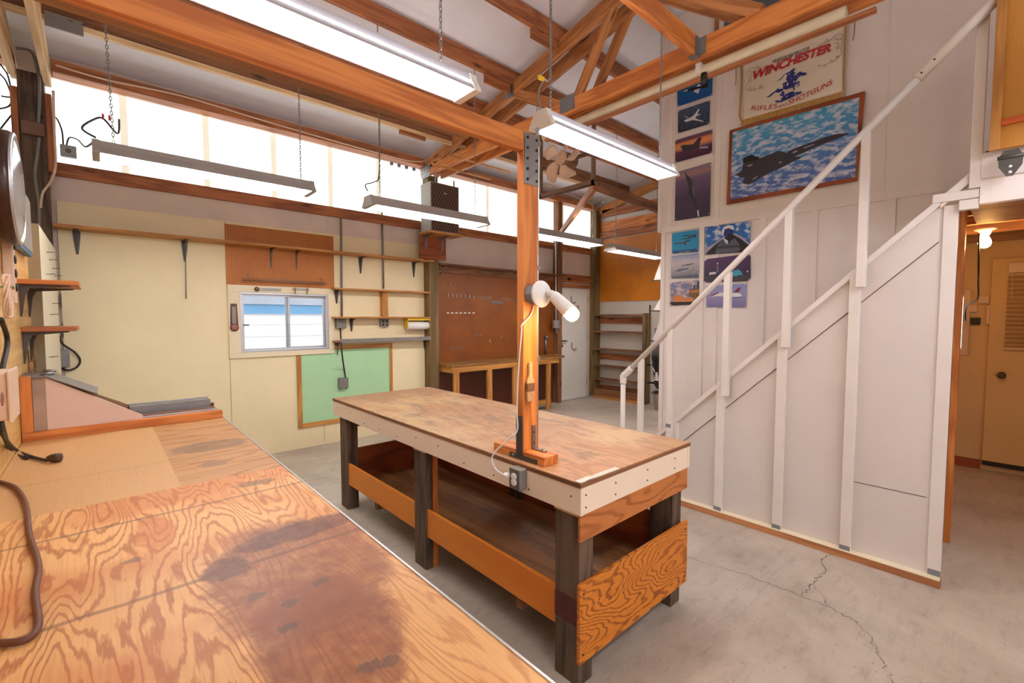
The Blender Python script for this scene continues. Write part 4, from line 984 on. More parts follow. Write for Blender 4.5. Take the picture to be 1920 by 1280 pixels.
# handrail
rl = T('handrail', 'white pipe handrail sloping up the stairs', 'handrail', (3.36, 2.26, 0))
RX = 3.372
a = W(1172, 702, 0, RX); b = W(1862, 5, 0, RX)
sl = (b.z-a.z)/(b.y-a.y)
c = V((RX, .372, a.z+(.372-a.y)*sl))
MB().tube([a, c], .0215, 14).build('lower_pipe', M['white2'], rl)
MB().tube([c+(a-c).normalized()*.05, b+(b-a).normalized()*.15], .0265, 14).build('upper_pipe', M['white2'], rl)
MB().tube(spline([a+(b-a)*.03, a+(b-a)*.008, a+V((0, .012, -.008)), a+V((0, .018, -.03)), a+V((0, .018, -.08))], 4), .0285, 14).build('elbow', M['white2'], rl)
MB().tube([a+V((0, .018, -.05)), (RX, a.y+.018, .01)], .0215, 14).build('newel_pipe', M['white2'], rl)
MB().lathe([(.005, 0), (.005, .001)], c+V((-.0268, -.03, .03)), (-1, 0, 0), 8).lathe([(.005, 0), (.005, .001)], c+V((-.0268, .02, -.02)), (-1, 0, 0), 8).build('screw_heads', M['boltdark'], rl)
def railz(y): return a.z+(y-a.y)*sl
for k, (y, lab) in enumerate(((2.10, 'white square baluster nearest the foot of the handrail'), (1.835, 'white square baluster with grey tape, second from the foot of the stairs'), (1.407, 'white square baluster third from the foot of the stairs'), (1.02, 'white square baluster fourth from the foot of the stairs'), (.628, 'white square baluster nearest the landing'))):
    zb = .005 if k < 2 else zs(y)-.155
    x0, x1 = (XS-.06, XS-.022) if k < 2 else (XS-.05, XS-.001)
    o = T('baluster', lab, 'baluster', (XS-.03, y, zb), 'balusters under the handrail')
    wd = .022
    MB().prism([(x0, y-wd, zb), (x0, y+wd, zb), (x0, y+wd, railz(y+wd)-.024), (x0, y-wd, railz(y-wd)-.024)], (x1-x0, 0, 0)).build('bar', M['white2'], o, .003)
    if k == 1: B(x0-.001, x0, y-wd, y+wd, .62, .65).build('tape_patch', M['tape'], o)
# plywood gate at the loft edge
o = T('loft_gate', 'brown plywood gate panel at the loft edge, top right', 'gate', (XS-.05, -.3, 2.35))
gx = XS-.07
B(gx, gx+.02, -.9, .118, 2.335, 3.5, grain=2).build('panel', ply('amber gate plywood', (160, 100, 30), (196, 134, 52), .5, 3, 40), o, .002)
B(gx-.018, gx, .085, .12, 2.33, 3.5).build('stile', M['shelfwood'], o, .002)
B(gx-.018, gx, -.9, .084, 2.445, 2.475).build('rail', wood('red orange batten', (176, 66, 24), (212, 100, 44), .5, 18), o, .002)
h = W(1895, 300, 0, gx)
hg = MB(); hx = gx-.022
hg.tube([(hx, h.y+.045, h.z+.012), (hx, h.y-.045, h.z+.012)], .009, 10)
hg.prism([(hx, h.y+.042, h.z+.01), (hx, h.y-.042, h.z+.01), (hx, h.y-.04, h.z-.03), (hx, h.y-.012, h.z-.08), (hx, h.y+.012, h.z-.08), (hx, h.y+.04, h.z-.03)], (.006, 0, 0))
hg.prism([(hx, h.y+.04, h.z+.015), (hx, h.y-.04, h.z+.015), (hx, h.y-.025, h.z+.045), (hx, h.y+.025, h.z+.045)], (.004, 0, 0))
for dz_ in (-.035, -.062): hg.lathe([(.007, 0), (.006, .003)], (hx, h.y, h.z+dz_), (-1, 0, 0), 10, 1)
hg.build('strap_hinge', [M['darksteel'], M['whiteplastic']], o)

# ------------------------------------------------------------------ side room
tag(B(XP-.06, XP+.03, .236, .268, 0, 2.3).build('door_jamb', M['fir'], None, .003), 'orange wood door jamb at the side room opening', 'door jamb')
for x, m_ in ((3.75, 'brown'), (4.32, 'fir_red'), (4.75, 'fir_red'), (5.3, 'brown'), (5.9, 'brown')):
    o = B(x, x+.045, -1.59, .12 if x < 4 else .94, 2.18, 2.329).build('ceiling_joist', M[m_], None, .002)
    tag(o, 'brown ceiling joist of the side room, %s' % {3.75: 'just behind the white header', 4.32: 'in front of the bare bulb', 4.75: 'carrying the bare bulb', 5.3: 'behind the bare bulb', 5.9: 'nearest the tan far wall'}[x], 'wood beam', 'side room ceiling joists')
bp_ = W(1846, 457, 0, 4.86)
o = T('bare_bulb', 'lit bare bulb in a porcelain socket in the side room', 'lamp', (bp_.x, bp_.y, bp_.z))
MB().lathe([(.06, 0), (.06, .012), (.035, .022), (.026, .05)], (bp_.x, bp_.y, bp_.z+.115), (0, 0, -1), 20).build('socket', M['whiteplastic'], o)
B(bp_.x-.03, bp_.x+.03, bp_.y-.05, bp_.y+.05, bp_.z+.115, 2.179).build('ceiling_box', M['creamplastic'], o)
MB().lathe([(.014, .06), (.022, .045), (.033, .02), (.036, 0), (.03, -.022), (.015, -.033), (.001, -.036)], bp_+V((0, 0, .005)), (0, 0, 1), 20).build('bulb', M['bulb2'], o)
q = W(1835, 500, 0, 4.86)
MB().tube(spline([(bp_.x-.02, bp_.y+.03, bp_.z+.08), (bp_.x-.02, q.y, q.z), W(1834, 530, 0, 5.2), W(1832, 560, 0, 5.6), W(1812, 575, 0, 6.2), W(1810, 600, 0, 6.4)]), .006, 6).build('cord', M['black'], o)
SX = 6.45
dl = W(1858, 487, 0, SX); zdt = dl.z
d2 = st(B(SX-.05, SX-.005, -.72, W(1850, 700, 0, SX).y, .06, zdt).build('door_2', plain('tan door paint', (222, 184, 128), .5, 0, .05, 3), None, .003))
kb = W(1878, 703, 0, SX-.06); MB().lathe([(.03, 0), (.012, .01), (.012, .03), (.03, .04), (.03, .055), (.01, .065)], (SX-.05, kb.y, kb.z), (-1, 0, 0), 18).build('door_knob', M['darksteel'], d2)
B(SX-.052, SX-.048, -.72, W(1850, 700, 0, SX).y, .055, .1).build('kick_strip', M['boltdark'], d2)
bl = T('window_blind', 'tan slatted blind hanging on the side room door', 'blind', (SX-.07, -.2, 1.2))
z0 = W(1888, 655, 0, SX-.07).z; z1 = W(1888, 512, 0, SX-.07).z; yb1 = W(1887, 580, 0, SX-.07).y
B(SX-.1, SX-.055, -.55, yb1, z1, z1+.09).build('headrail', M['creamplastic'], bl, .003)
mb = MB()
for i in range(17):
    z = z0+.03+(z1-z0-.03)*i/17; mb.bar((SX-.072, yb1, z), (SX-.072, -.55, z), .035, .003, (.75, 0, .66))
mb.build('slats', plain('tan slats', (196, 160, 116), .5), bl)
B(SX-.085, SX-.06, -.55, yb1, z0, z0+.018).build('bottom_rail', M['creamplastic'], bl, .002)
MB().tube([(SX-.1, yb1-.03, z1), (SX-.1, yb1-.03, z1-.25)], .002, 5).build('pull_cord', M['paper'], bl)
wy = W(1805, 600, 0, SX).y
w7 = st(B(SX-.012, SX-.004, wy, wy+.25, W(1798, 652, 0, SX).z, W(1798, 557, 0, SX).z).build('window_7', M['fibre']))
zb0, zb1 = W(1798, 655, 0, SX).z, W(1798, 553, 0, SX).z
rf = MB().box(SX-.03, SX-.003, wy-.05, wy, zb0-.05, zb1+.05).box(SX-.03, SX-.003, wy, wy+.25, zb0-.05, zb0).box(SX-.03, SX-.003, wy, wy+.25, zb1, zb1+.05)
rf.build('window_frame', M['creamplastic'], w7, .003)
for u, v, nm, lab in ((1823, 578, 'wall_outlet', 'small cream outlet beside the side room window'), (1845, 562, 'junction_box', 'cream junction box on the side room wall left of the door'), (1829, 602, 'wall_timer', 'dark plug box under the outlet in the side room'), (1859, 590, 'wall_switch', 'tall switch plate beside the side room door')):
    p = W(u, v, 0, SX-.03); hh = .09 if nm == 'wall_switch' else .035
    o = T(nm, lab, 'electrical box', (SX-.02, p.y, p.z-hh))
    B(SX-.04, SX-.001, p.y-.035, p.y+.035, p.z-hh, p.z+hh).build('box', M['boltdark'] if nm == 'wall_timer' else M['creamplastic'], o, .004)
st(B(SX-.02, SX-.001, W(1850, 700, 0, SX).y+.01, .94, 0, .09).build('baseboard_side_room', M['redply']))

# ------------------------------------------------------------------ hanging lights
def chain(x, y, z0, z1, dx=0, mat='galv'):
    mb = MB(); n = max(4, int((z1-z0)/.021)); 
    for i in range(n):
        t = i/(n-1); z = z0+(z1-z0)*t; xx = x+dx*t
        pts = []
        for k in range(8):
            a = 2*math.pi*k/8; u, w = .006*math.cos(a), .0145*math.sin(a)
            pts.append((xx+(u if i % 2 else 0), y+(0 if i % 2 else u), z+w))
        mb.tube(pts, .0022, 4, 0, True)
    return mb
def shop_light(x0, y, z, label, L=1.27, w=.23, body='fixgrey', on='tube', cords=True, chains=None, h=.1, ytop=None, mid=.13):
    o = T('shop_light', label, 'fluorescent light', (x0+L/2, y, z), 'hanging fluorescent shop lights')
    # trough: narrow top housing with two flaring reflector wings
    def prof(s): return [(-w/2, z), (-w/2+.004, z+.012), (-mid/2, z+h*.62), (-mid/2+.008, z+h), (mid/2-.008, z+h), (mid/2, z+h*.62), (w/2-.004, z+.012), (w/2, z)]
    outer = prof(0); inner = [(-w/2+.004, z+.002), (-mid/2+.008, z+h*.56), (mid/2-.008, z+h*.56), (w/2-.004, z+.002)]
    mb = MB(); ring = outer+inner[::-1]
    n = len(outer); m_ = len(inner)
    vs = [(xx, y+a, b) for xx in (x0+.03, x0+L-.03) for a, b in ring]; N_ = len(ring)
    fo = [(i, i+1, i+1+N_, i+N_) for i in range(n-1)]+[(n-1, n, n+N_, n-1+N_), (N_-1, 0, N_, 2*N_-1)]
    fo = [f for k, f in enumerate(fo) if k != 3]      # added slots in the top plate let light up to the ceiling
    ns = 12; sx = (L-.06)/ns
    fi = [(i, i+1, i+1+N_, i+N_) for i in range(n, N_-1) if i != n+1]
    mb.add(vs, fo, 0); mb.f += [list(f) for f in fi]; mb.mi += [1]*len(fi); mb.sm += [False]*len(fi)
    for k in range(ns): mb.box(x0+.03+k*sx, x0+.03+k*sx+sx*.62, y-mid/2+.008, y+mid/2-.008, z+h-.002, z+h)
    mb.build('reflector', [M[body], M['enamel']], o)
    for xa in (x0, x0+L-.035):
        mb = MB(); mb.prism([(xa, y+a, b) for a, b in [(-w/2-.003, z-.003), (-w/2+.0, z+.014), (-mid/2-.003, z+h*.64), (-mid/2+.006, z+h+.003), (mid/2-.006, z+h+.003), (mid/2+.003, z+h*.64), (w/2, z+.014), (w/2+.003, z-.003)]], (.035, 0, 0)); mb.build('end_cap', M[body] if body == 'fixgrey' else M['whiteplastic'], o, .002)
    for dy in (-.045, .045): MB().tube([(x0+.035, y+dy, z+.028), (x0+L-.035, y+dy, z+.028)], .0165, 12).build('fluorescent_tube', M[on], o)
    for cx, dx in (chains or ((x0+.12, 0), (x0+L-.12, 0))):
        zt1 = ZR(y)-.02 if ytop is None else ytop
        chain(cx, y, z+h, zt1, dx).build('chain', M['alum'] if body == 'whiteplastic' else M['galv'], o)
    return o
fz = 2.468
l1 = shop_light(.0, 3.75, fz, 'long grey shop light hanging at the left over the cream wall', chains=((.10, -.03), (1.19, 0)), w=.2, h=.085, on='tube_wall')
l2 = shop_light(1.71, 3.72, fz-.025, 'grey shop light hanging in front of the mesh-fronted box', w=.2, h=.085, on='tube_wall')
l3 = shop_light(3.63, 3.72, fz-.03, 'grey shop light hanging just right of the orange post', w=.2, h=.085, on='tube_wall')
l4 = shop_light(5.02, 3.62, fz-.085, 'smaller-looking shop light hanging before the orange hardboard', w=.2, h=.085, on='tube_wall')
l5 = shop_light(-.04, 1.63, 2.455, 'large bright shop light above the overhead beam', body='fixlight', w=.15, mid=.10, h=.075, chains=((.15, 0), (1.08, 0)))
l6 = shop_light(1.66, 1.63, 2.455, 'large bright shop light right of the orange post, near the banner', body='fixlight', w=.15, mid=.10, h=.075, chains=((1.74, 0), (2.80, 0)))
l7 = shop_light(.3, -.5, 2.5, 'added shop light behind the viewpoint, brightening the view', body='whiteplastic', w=.24)  # unseen lamp added to raise the brightness
l8 = shop_light(1.95, -.5, 2.5, 'second added shop light behind the viewpoint, brightening the view', body='whiteplastic', w=.24)  # second unseen lamp, added for the same fill
MB().tube(spline([(1.67, 1.63, 2.53), (1.65, 1.63, 2.61), (1.69, 1.63, 2.69), (1.735, 1.63, 2.76), (1.738, 1.64, 3.4)]), .004, 6).build('cord', M['greysteel'], l6)
B(1.65, 1.69, 1.625, 1.635, 2.68, 2.70).build('yellow_wire_nut', M['yellow'], l6)
MB().tube(spline([(.02, 3.75, 2.58), (-.04, 3.75, 2.62), (.02, 3.75, 2.69), (.06, 3.75, 2.70), (.12, 3.75, 2.63), (.13, 3.75, 2.72)]), .006, 6).build('wire', M['black'], l1)
for dx in (0, .03): B(.05+dx, .062+dx, 3.744, 3.756, 2.70, 2.73).build('wire_nut', M['redplastic'], l1)
MB().tube(spline([(1.72, 3.72, 2.57), (1.70, 3.72, 2.62), (1.78, 3.72, 2.66), (1.83, 3.73, 2.75), (1.84, 3.73, 3.3)]), .005, 6).build('wire', M['black'], l2)

# pale cable along the eave beam, clamps
tag(MB().tube(spline([W(u, v, 1, YB-.15) for u, v in ((104, 122), (200, 150), (340, 180), (480, 222), (640, 268), (760, 300), (800, 302))]), .008, 7).build('pale_cable', M['creamplastic']), 'pale cable stapled along the eave beam', 'cable')
o = T('tool_clips', 'row of four spring clips under the eave beam', 'clips', W(752, 315, 1, YB-.15))
for i in range(4):
    p = W(733+i*14, 307+i*3.4, 1, YB-.16); MB().lathe([(.02, 0), (.024, .02), (.01, .03)], p, (0, -1, -.3), 12).build('clip', M['galv'], o)
for (u, v, lab) in ((1129, 379, 'small white fitting under the eave beam right of the orange post, nearer the fan'), (1152, 386, 'small white fitting under the eave beam, nearer the far corner')):
    p = W(u, v, 1, YB-.16)
    tag(MB().lathe([(.03, 0), (.03, .025), (.018, .05)], p, (0, -1, -.2), 14).build('cable_fitting', M['whiteplastic']), lab, 'electrical fitting')
tag(MB().tube(spline([W(u, v, 1, YB-.155) for u, v in ((1015, 345), (1040, 352), (1070, 366), (1100, 378), (1112, 390), (1110, 425))]), .008, 7).build('pale_cable', M['creamplastic']), 'pale cable along the eave beam into the far corner', 'cable')
# sticks lying over the chords
for (a, b, lab) in (((840, 290), (955, 325), 'thin wood strip stored beside the truss, the upper of two'), ((806, 306), (920, 338), 'thin wood strip stored beside the truss, the lower of two')):
    pa = W(a[0], a[1], 1, 4.5); pb = W(b[0], b[1], 1, 4.5)
    tag(MB().bar(pa, V((pb.x, pa.y, pa.z)), .04, .012).build('wood_strip', M['shelfwood']), lab, 'wood strip', 'wood strips by the truss')
# joist with hanger at the truss
a = W(1305, 118, 0, 3.262)
jy = a.y; jz0 = W(1290, 128, 0, 3.262).z
o = T('ceiling_joist', 'orange joist running from upper left into a steel hanger on the truss', 'wood beam', (2.5, jy, 3.38))
B(.2, 3.262, jy-.02, jy+.025, 3.375, 3.515).build('plank', M['fir'], o, .003)
MB().box(3.20, 3.264, jy-.026, jy-.021, 3.37, 3.5).box(3.20, 3.264, jy+.026, jy+.031, 3.37, 3.5).box(3.20, 3.264, jy-.026, jy+.031, 3.365, 3.372).box(3.255, 3.262, jy-.07, jy-.026, 3.38, 3.5).build('joist_hanger', M['galv'], o)
# rolled screen under the bottom chord
o = T('rolled_screen', 'rolled cream canvas hung along the underside of the truss', 'rolled canvas', (3.4, 2, 3.3))
MB().tube([(3.385, 3.25, 3.315), (3.385, .75, 3.315)], .05, 18).build('roll', plain('cream canvas', (226, 208, 172), .7, 0, .08, 9), o)
B(3.33, 3.37, .6, 3.2, 3.245, 3.268).build('bottom_batten', M['fir_red'], o)
B(3.33, 3.45, 1.62, 1.66, 3.30, 3.375).build('clamp', M['enamel'], o, .003)
c = W(1320, 148, 0, 3.33)
tag(MB().lathe([(.022, 0), (.024, .06), (.015, .075)], c+V((0, 0, .04)), (0, 0, -1), 14).build('lamp_socket', M['black']), 'black lamp socket hanging from the rolled canvas', 'lamp socket')

# fan
FX, fcn = 3.40, W(1058, 298, 0, 3.38)
o = T('wall_fan', 'five-bladed tan fan in a dark steel frame under the truss', 'fan', (FX, fcn.y, fcn.z-.3))
fy, fz_ = fcn.y, fcn.z
MB().lathe([(.066, .03), (.066, 0), (.06, -.012), (.045, -.016), (.03, -.016), (.026, -.028), (.014, -.032), (.001, -.032)], (FX-.06, fy, fz_), (1, 0, 0), 28).build('hub', plain('tan hub', (196, 158, 128), .4, .1), o)
MB().lathe([(.069, 0), (.069, .012), (.063, .014)], (FX-.06, fy, fz_), (1, 0, 0), 28).build('hub_ring', M['darksteel'], o)
MB().lathe([(.06, 0), (.07, .03), (.07, .14), (.04, .16)], (FX-.03, fy, fz_), (1, 0, 0), 20).build('motor', M['brown'], o)
for k in range(5):
    th0 = math.radians(0+72*k); vs = []; fs = []; nr, na = 7, 6
    for i in range(nr):
        f_ = i/(nr-1); r = .055+.185*f_; wd = (.34, .33, .36, .38, .37, .30, .12)[i]; off = .42*f_*f_-.15
        for j in range(na):
            t = j/(na-1)-.5; a = th0+off+t*wd*2.0
            vs.append((FX-.05+.06*t*(.5+.5*i/(nr-1)), fy-r*math.cos(a), fz_+r*math.sin(a)))
    for i in range(nr-1):
        for j in range(na-1): q = i*na+j; fs.append((q, q+1, q+na+1, q+na))
    bl_ = MB().add(vs, fs, 0, None, True).build('blade', M['fanblade'], o); sm_ = bl_.modifiers.new('solid', 'SOLIDIFY'); sm_.thickness = .006
yl, yr = W(1010, 352, 0, FX).y, W(1113, 342, 0, FX).y; zf = W(1113, 345, 0, FX).z
mb = MB().box(FX, FX+.04, yr, yl, zf, zf+.004).box(FX, FX+.004, yr, yl, zf, zf+.045)
mb.box(FX, FX+.03, yr, yr+.03, zf, 3.37).box(FX, FX+.03, yl-.03, yl, zf, 3.37).box(FX+.03, FX+.05, yr, yl, fz_-.015, fz_+.02)
mb.build('frame', plain('brown steel angle', (122, 92, 70), .55, .3, .15, 9), o)
p = W(1120, 345, 1, yr); 
tag(MB().bar((FX+.045, yr-.02, zf-.015), (4.3+.9, yr-.02+.05, zf-.05), .04, .09).build('fan_support_beam', M['brown'], None, .003), 'brown timber running right from the fan frame past the stair wall', 'wood beam')
tag(MB().bar((FX+.06, yr+.03, zf+.0), (5.93, YB-.13, 2.93), .04, .08).build('diagonal_brace', M['truss'], None, .003), 'diagonal wood brace from the fan frame to the back wall post', 'wood beam')

# ------------------------------------------------------------------ things on the orange post
o = T('flood_lamp', 'white adjustable floodlight holder with lit bulb on the orange post', 'lamp', (1.445, 1.38, 1.6))
c = W(1018, 551, 1, 1.412)
lx = c.x; lz = c.z
MB().lathe([(.048, 0), (.048, .045)], (lx-.012, 1.471, lz), (0, -1, 0), 8).build('box', plain('grey pvc', (128, 130, 136), .5, 0, .05, 5), o, .004)
MB().lathe([(.06, 0), (.06, .006), (.056, .012), (.03, .02), (.02, .026)], (lx, 1.426, lz), (0, -1, 0), 32).build('cover_plate', M['whiteplastic'], o)
p0 = V((lx+.01, 1.397, lz)); dr = V((.34, -.52, -.62)).normalized()
p0b = p0+V((.012, -.018, 0))
MB().tube([p0, p0b], .014, 12).lathe([(.016, -.018), (.016, .018)], p0b, dr.cross(V((0, 0, 1))), 14).build('swivel', M['whiteplastic'], o)
MB().lathe([(.012, 0), (.022, .008), (.026, .02), (.033, .1), (.033, .108), (.028, .108)], p0b, dr, 24).build('lamp_holder', M['whiteplastic'], o)
MB().lathe([(.026, .1), (.03, .112), (.032, .126), (.027, .145), (.015, .155), (.001, .158)], p0b, dr, 24).build('bulb', M['bulb'], o)
py = 1.466
pts = [V((lx-.005, py, lz-.05)), W(995, 590, 1, py), W(978, 610, 1, py), V((1.394, 1.478, W(974, 622, 0, 1.394).z)), W(972, 700, 0, 1.393), W(969.5, 770, 0, 1.393), W(970, 806, 0, 1.390), W(955, 822, 0, 1.37), W(930, 845, 0, 1.345), W(922, 862, 0, 1.335), W(932, 882, 0, 1.335), W(950, 892, 0, 1.32)]
MB().tube(spline(pts, 6), .0035, 8).build('cord', M['whiteplastic'], o)
q = W(955, 891, 0, 1.318); MB().lathe([(.006, 0), (.012, .01), (.013, .028)], q+V((-.02, .02, 0)), (.8, -.5, 0), 12).build('plug', M['whiteplastic'], o)
a = W(955, 875, 0, 1.32); b = W(974, 921, 0, 1.32)
o = T('table_outlet', 'steel duplex outlet box with a white plug on the island table skirt', 'outlet', (1.345, (a.y+b.y)/2, b.z))
B(1.322, 1.366, b.y, a.y, b.z, a.z).build('box', M['greysteel'], o, .006)
B(1.318, 1.322, b.y, a.y, b.z, a.z).build('cover_plate', M['galv'], o, .003)
cy = (a.y+b.y)/2
for z in (a.z-.035, b.z+.032): MB().lathe([(.016, 0), (.016, .004), (.013, .005)], (1.318, cy, z), (-1, 0, 0), 16).build('socket', M['whiteplastic'], o)
MB().tube([(1.345, cy-.01, b.z), (1.345, cy-.01, b.z-.015)], .007, 8).build('cable_clamp', M['galv'], o)
a = W(993, 677, 1, 1.467); b = W(993, 752, 1, 1.467); x = a.x
o = T('paint_brush', 'old flat paint brush hanging on the orange post', 'paint brush', (x, 1.46, b.z))
H_ = a.z-b.z; yq = 1.469
def br_(ws, name, mat, t):
    mb = MB(); L_ = [(x-w_, yq, b.z+H_*f) for w_, f in ws]; R_ = [(x+w_, yq, b.z+H_*f) for w_, f in ws][::-1]; mb.prism(L_+R_, (0, -t, 0)); return mb.build(name, mat, o, .0015)
br_([(.022, .46), (.021, .52), (.010, .62), (.0075, .75), (.0095, .9), (.006, .98)], 'handle', M['pale'], .012)
br_([(.023, .26), (.023, .46)], 'ferrule', plain('rusty ferrule', (150, 108, 80), .5, .4), .014)
br_([(.020, 0), (.023, .26)], 'bristles', M['bristle'], .012)

# ------------------------------------------------------------------ prints on the stair wall
def pic(name, stops, cloud=None, cscale=(3, 6, 1), lo=.5, hi=.65, rough=.35):
    m = N(name); v = m.gc(); y = m.xyz(v)[1]
    col = m.ramp(y, stops)
    if cloud: col = m.mix(m.fac(m.noise(m.gc(cscale), 1.6, 7, .62, .4), lo, hi), col, cloud)
    return m.out(col, rough)
def flat(name, c): return plain(name, c, .4, 0, .08, 30)
INK = {k: flat('ink '+k, c) for k, c in dict(jet=(58, 56, 68), black=(22, 22, 28), white=(226, 228, 232), grey=(120, 118, 130), red=(170, 24, 38), navy=(36, 52, 128), teal=(66, 164, 188), tan=(214, 158, 104), maroon=(128, 34, 62), violet=(84, 62, 96), brown=(120, 84, 48), orange=(206, 126, 66), slate=(86, 92, 110), lilac=(170, 160, 184), dblue=(10, 82, 140)).items()}
def poster(label, cor, bg, shapes=(), crop=None, name='poster', d=.002, rnd=0):
    P = [W(u, v, 0, XP-.0125-d) for u, v in cor]          # TL TR BR BL
    mb = MB(); mats = [bg]
    if rnd:
        q = [(0, rnd*1.2), (rnd*.35, rnd*.35), (rnd, 0), (1-rnd, 0), (1-rnd*.35, rnd*.35), (1, rnd*1.2), (1, 1-rnd*1.2), (1-rnd*.35, 1-rnd*.35), (1-rnd, 1), (rnd, 1), (rnd*.35, 1-rnd*.35), (0, 1-rnd*1.2)]
    else: q = [(0, 0), (1, 0), (1, 1), (0, 1)]
    pts = [P[0].lerp(P[1], a).lerp(P[3].lerp(P[2], a), b) for a, b in q]
    n = len(pts); vs = pts+[p+V((d, 0, 0)) for p in pts]
    mb.add(vs, [tuple(range(n)), tuple(range(2*n-1, n-1, -1))]+[(i, i+n, (i+1) % n+n, (i+1) % n) for i in range(n)], 0, [V((a*1.4, 1-b, 0)) for a, b in q]*2)
    lay = 0
    for ink, sp in shapes:
        m_ = INK[ink] if isinstance(ink, str) else ink
        if m_ not in mats: mats.append(m_)
        lay += 1
        mb.add([W(crop[0]+u/crop[2], crop[1]+v/crop[2], 0, XP-.0127-d-lay*.0003) for u, v in sp], [tuple(range(len(sp)))], mats.index(m_))
    for a, b in ((.03, .04), (.97, .04), (.97, .96), (.03, .96)):
        p = P[0].lerp(P[1], a).lerp(P[3].lerp(P[2], a), b)
        mb.lathe([(.005, 0), (.004, .002)], p, (-1, 0, 0), 8, len(mats))
    mats.append(M['whiteplastic'])
    return tag(mb.build(name, mats), label, 'poster')
C4, S4 = (1255, 130, 4.4138), 0
poster('blue poster of a dark jet with white belly, topmost of the left column', [(1270, 156), (1336, 140), (1335, 178), (1270, 200)], pic('blue sky print', [(0, (4, 84, 160)), (.5, (4, 92, 160)), (1, (10, 100, 140))]),
       [('white', [(200, 185), (240, 120), (262, 130), (240, 200)]), ('black', [(108, 185), (170, 158), (270, 135), (290, 80), (330, 60), (318, 130), (325, 150), (260, 155), (190, 175), (120, 188)]), ('white', [(108, 186), (150, 165), (150, 178)])], C4)
poster('poster of a white swing-wing aircraft over dark mountains', [(1271, 208), (1331, 188), (1330, 232), (1271, 250)], pic('dark hills print', [(0, (34, 44, 66)), (.5, (52, 66, 92)), (1, (66, 88, 120))], (104, 124, 150), (5, 9, 1), .52, .7),
       [('white', [(120, 425), (190, 390), (220, 360), (240, 325), (250, 328), (232, 370), (265, 372), (225, 385), (215, 405), (285, 430), (280, 434), (195, 418), (140, 435)]), ('white', [(115, 375), (160, 400), (150, 402)])], C4)
poster('poster of a dark fighter jet against an orange sunset', [(1266, 263), (1335, 242), (1335, 286), (1266, 305)], pic('sunset print', [(0, (70, 44, 66)), (.4, (96, 60, 84)), (.6, (226, 152, 96)), (.78, (214, 132, 84)), (.85, (98, 66, 88)), (1, (112, 78, 100))]),
       [('jet', [(90, 642), (110, 625), (190, 620), (215, 600), (240, 565), (268, 562), (248, 625), (250, 652), (200, 655), (180, 670), (115, 680), (105, 655)]), ('lilac', [(250, 640), (320, 635), (320, 650), (250, 655)])], C4)
poster('tall violet poster of a jet climbing straight up', [(1267, 323), (1333, 304), (1331, 404), (1265, 414)], pic('violet dusk print', [(0, (58, 46, 74)), (.45, (82, 66, 98)), (.8, (112, 92, 122)), (.88, (160, 120, 120)), (1, (126, 116, 136))]),
       [('jet', [(125, 840), (145, 870), (165, 890), (182, 910), (190, 930), (200, 1000), (232, 1110), (240, 1175), (225, 1160), (190, 1080), (150, 1020), (145, 995), (165, 1005), (150, 940)]), ('white', [(230, 1165), (242, 1165), (246, 1215), (236, 1218)]), ('grey', [(185, 960), (195, 970), (215, 1060), (205, 1050)])], C4)
C3 = (1360, 165, 5.689)
def c3(p): return (C3[0]+p[0]/C3[2], C3[1]+p[1]/C3[2])
bigo = [c3(p) for p in ((45, 450), (1487, 30), (1403, 985), (12, 1242))]; bigi = [c3(p) for p in ((78, 470), (1430, 95), (1385, 947), (48, 1190))]
bp_o = poster('large framed print of a long black delta-winged aircraft over clouds', bigi, pic('clouds over sea print', [(0, (84, 108, 186)), (.5, (72, 134, 198)), (.9, (74, 158, 204)), (1, (52, 156, 188))], (206, 212, 230), (5, 11, 1), .46, .6),
    [('jet', [(90, 933), (140, 905), (180, 870), (185, 815), (200, 810), (185, 800), (190, 745), (280, 712), (370, 745), (440, 720), (560, 672), (650, 690), (750, 645), (850, 600), (1050, 530), (1180, 490), (1330, 480), (1290, 500), (1150, 560), (960, 630), (860, 680), (740, 730), (820, 740), (730, 780), (600, 850), (500, 890), (420, 935), (330, 985), (250, 1030), (190, 1020), (180, 990), (205, 970), (200, 955), (160, 955), (135, 935)]),
     ('violet', [(650, 690), (740, 640), (820, 612), (640, 700)]), ('black', [(190, 745), (280, 712), (370, 745), (330, 770), (195, 800)]), ('lilac', [(570, 790), (600, 782), (602, 795), (572, 802)]), ('lilac', [(235, 825), (288, 812), (290, 825), (237, 838)]), ('lilac', [(290, 970), (345, 935), (345, 945), (295, 980)]), ('lilac', [(835, 635), (945, 595), (948, 605), (837, 646)]), ('lilac', [(710, 685), (765, 662), (768, 675), (730, 697)])], C3, d=.014)
mb = MB()
for i in range(4):
    j = (i+1) % 4; q = [W(*p, 0, XP-.03) for p in (bigo[i], bigo[j], bigi[j], bigi[i])]
    mb.prism(q, (.018, 0, 0), 0, 1 if i % 2 == 0 else 2)
mb.build('frame', M['redply'], bp_o, .002)
C5 = (1250, 425, 8.26)
po = poster('blue poster of dark jets in formation with a caption band', [(1260, 437), (1309, 430), (1309, 468), (1260, 476)], pic('aqua print', [(0, (20, 140, 190)), (1, (26, 150, 206))]),
       [('dblue', [(88, 375), (485, 330), (485, 385), (88, 415)]), ('jet', [(110, 255), (200, 250), (250, 230), (390, 195), (360, 220), (290, 240), (305, 290), (250, 260), (130, 270)]), ('jet', [(195, 190), (280, 180), (350, 160), (380, 135), (440, 110), (460, 130), (445, 175), (400, 155), (360, 185), (240, 195)]), ('jet', [(240, 135), (380, 115), (400, 110), (340, 140), (260, 150)]), ('orange', [(240, 235), (275, 228), (270, 245), (242, 248)])], C5)
C6 = (1250, 425, 8.26)
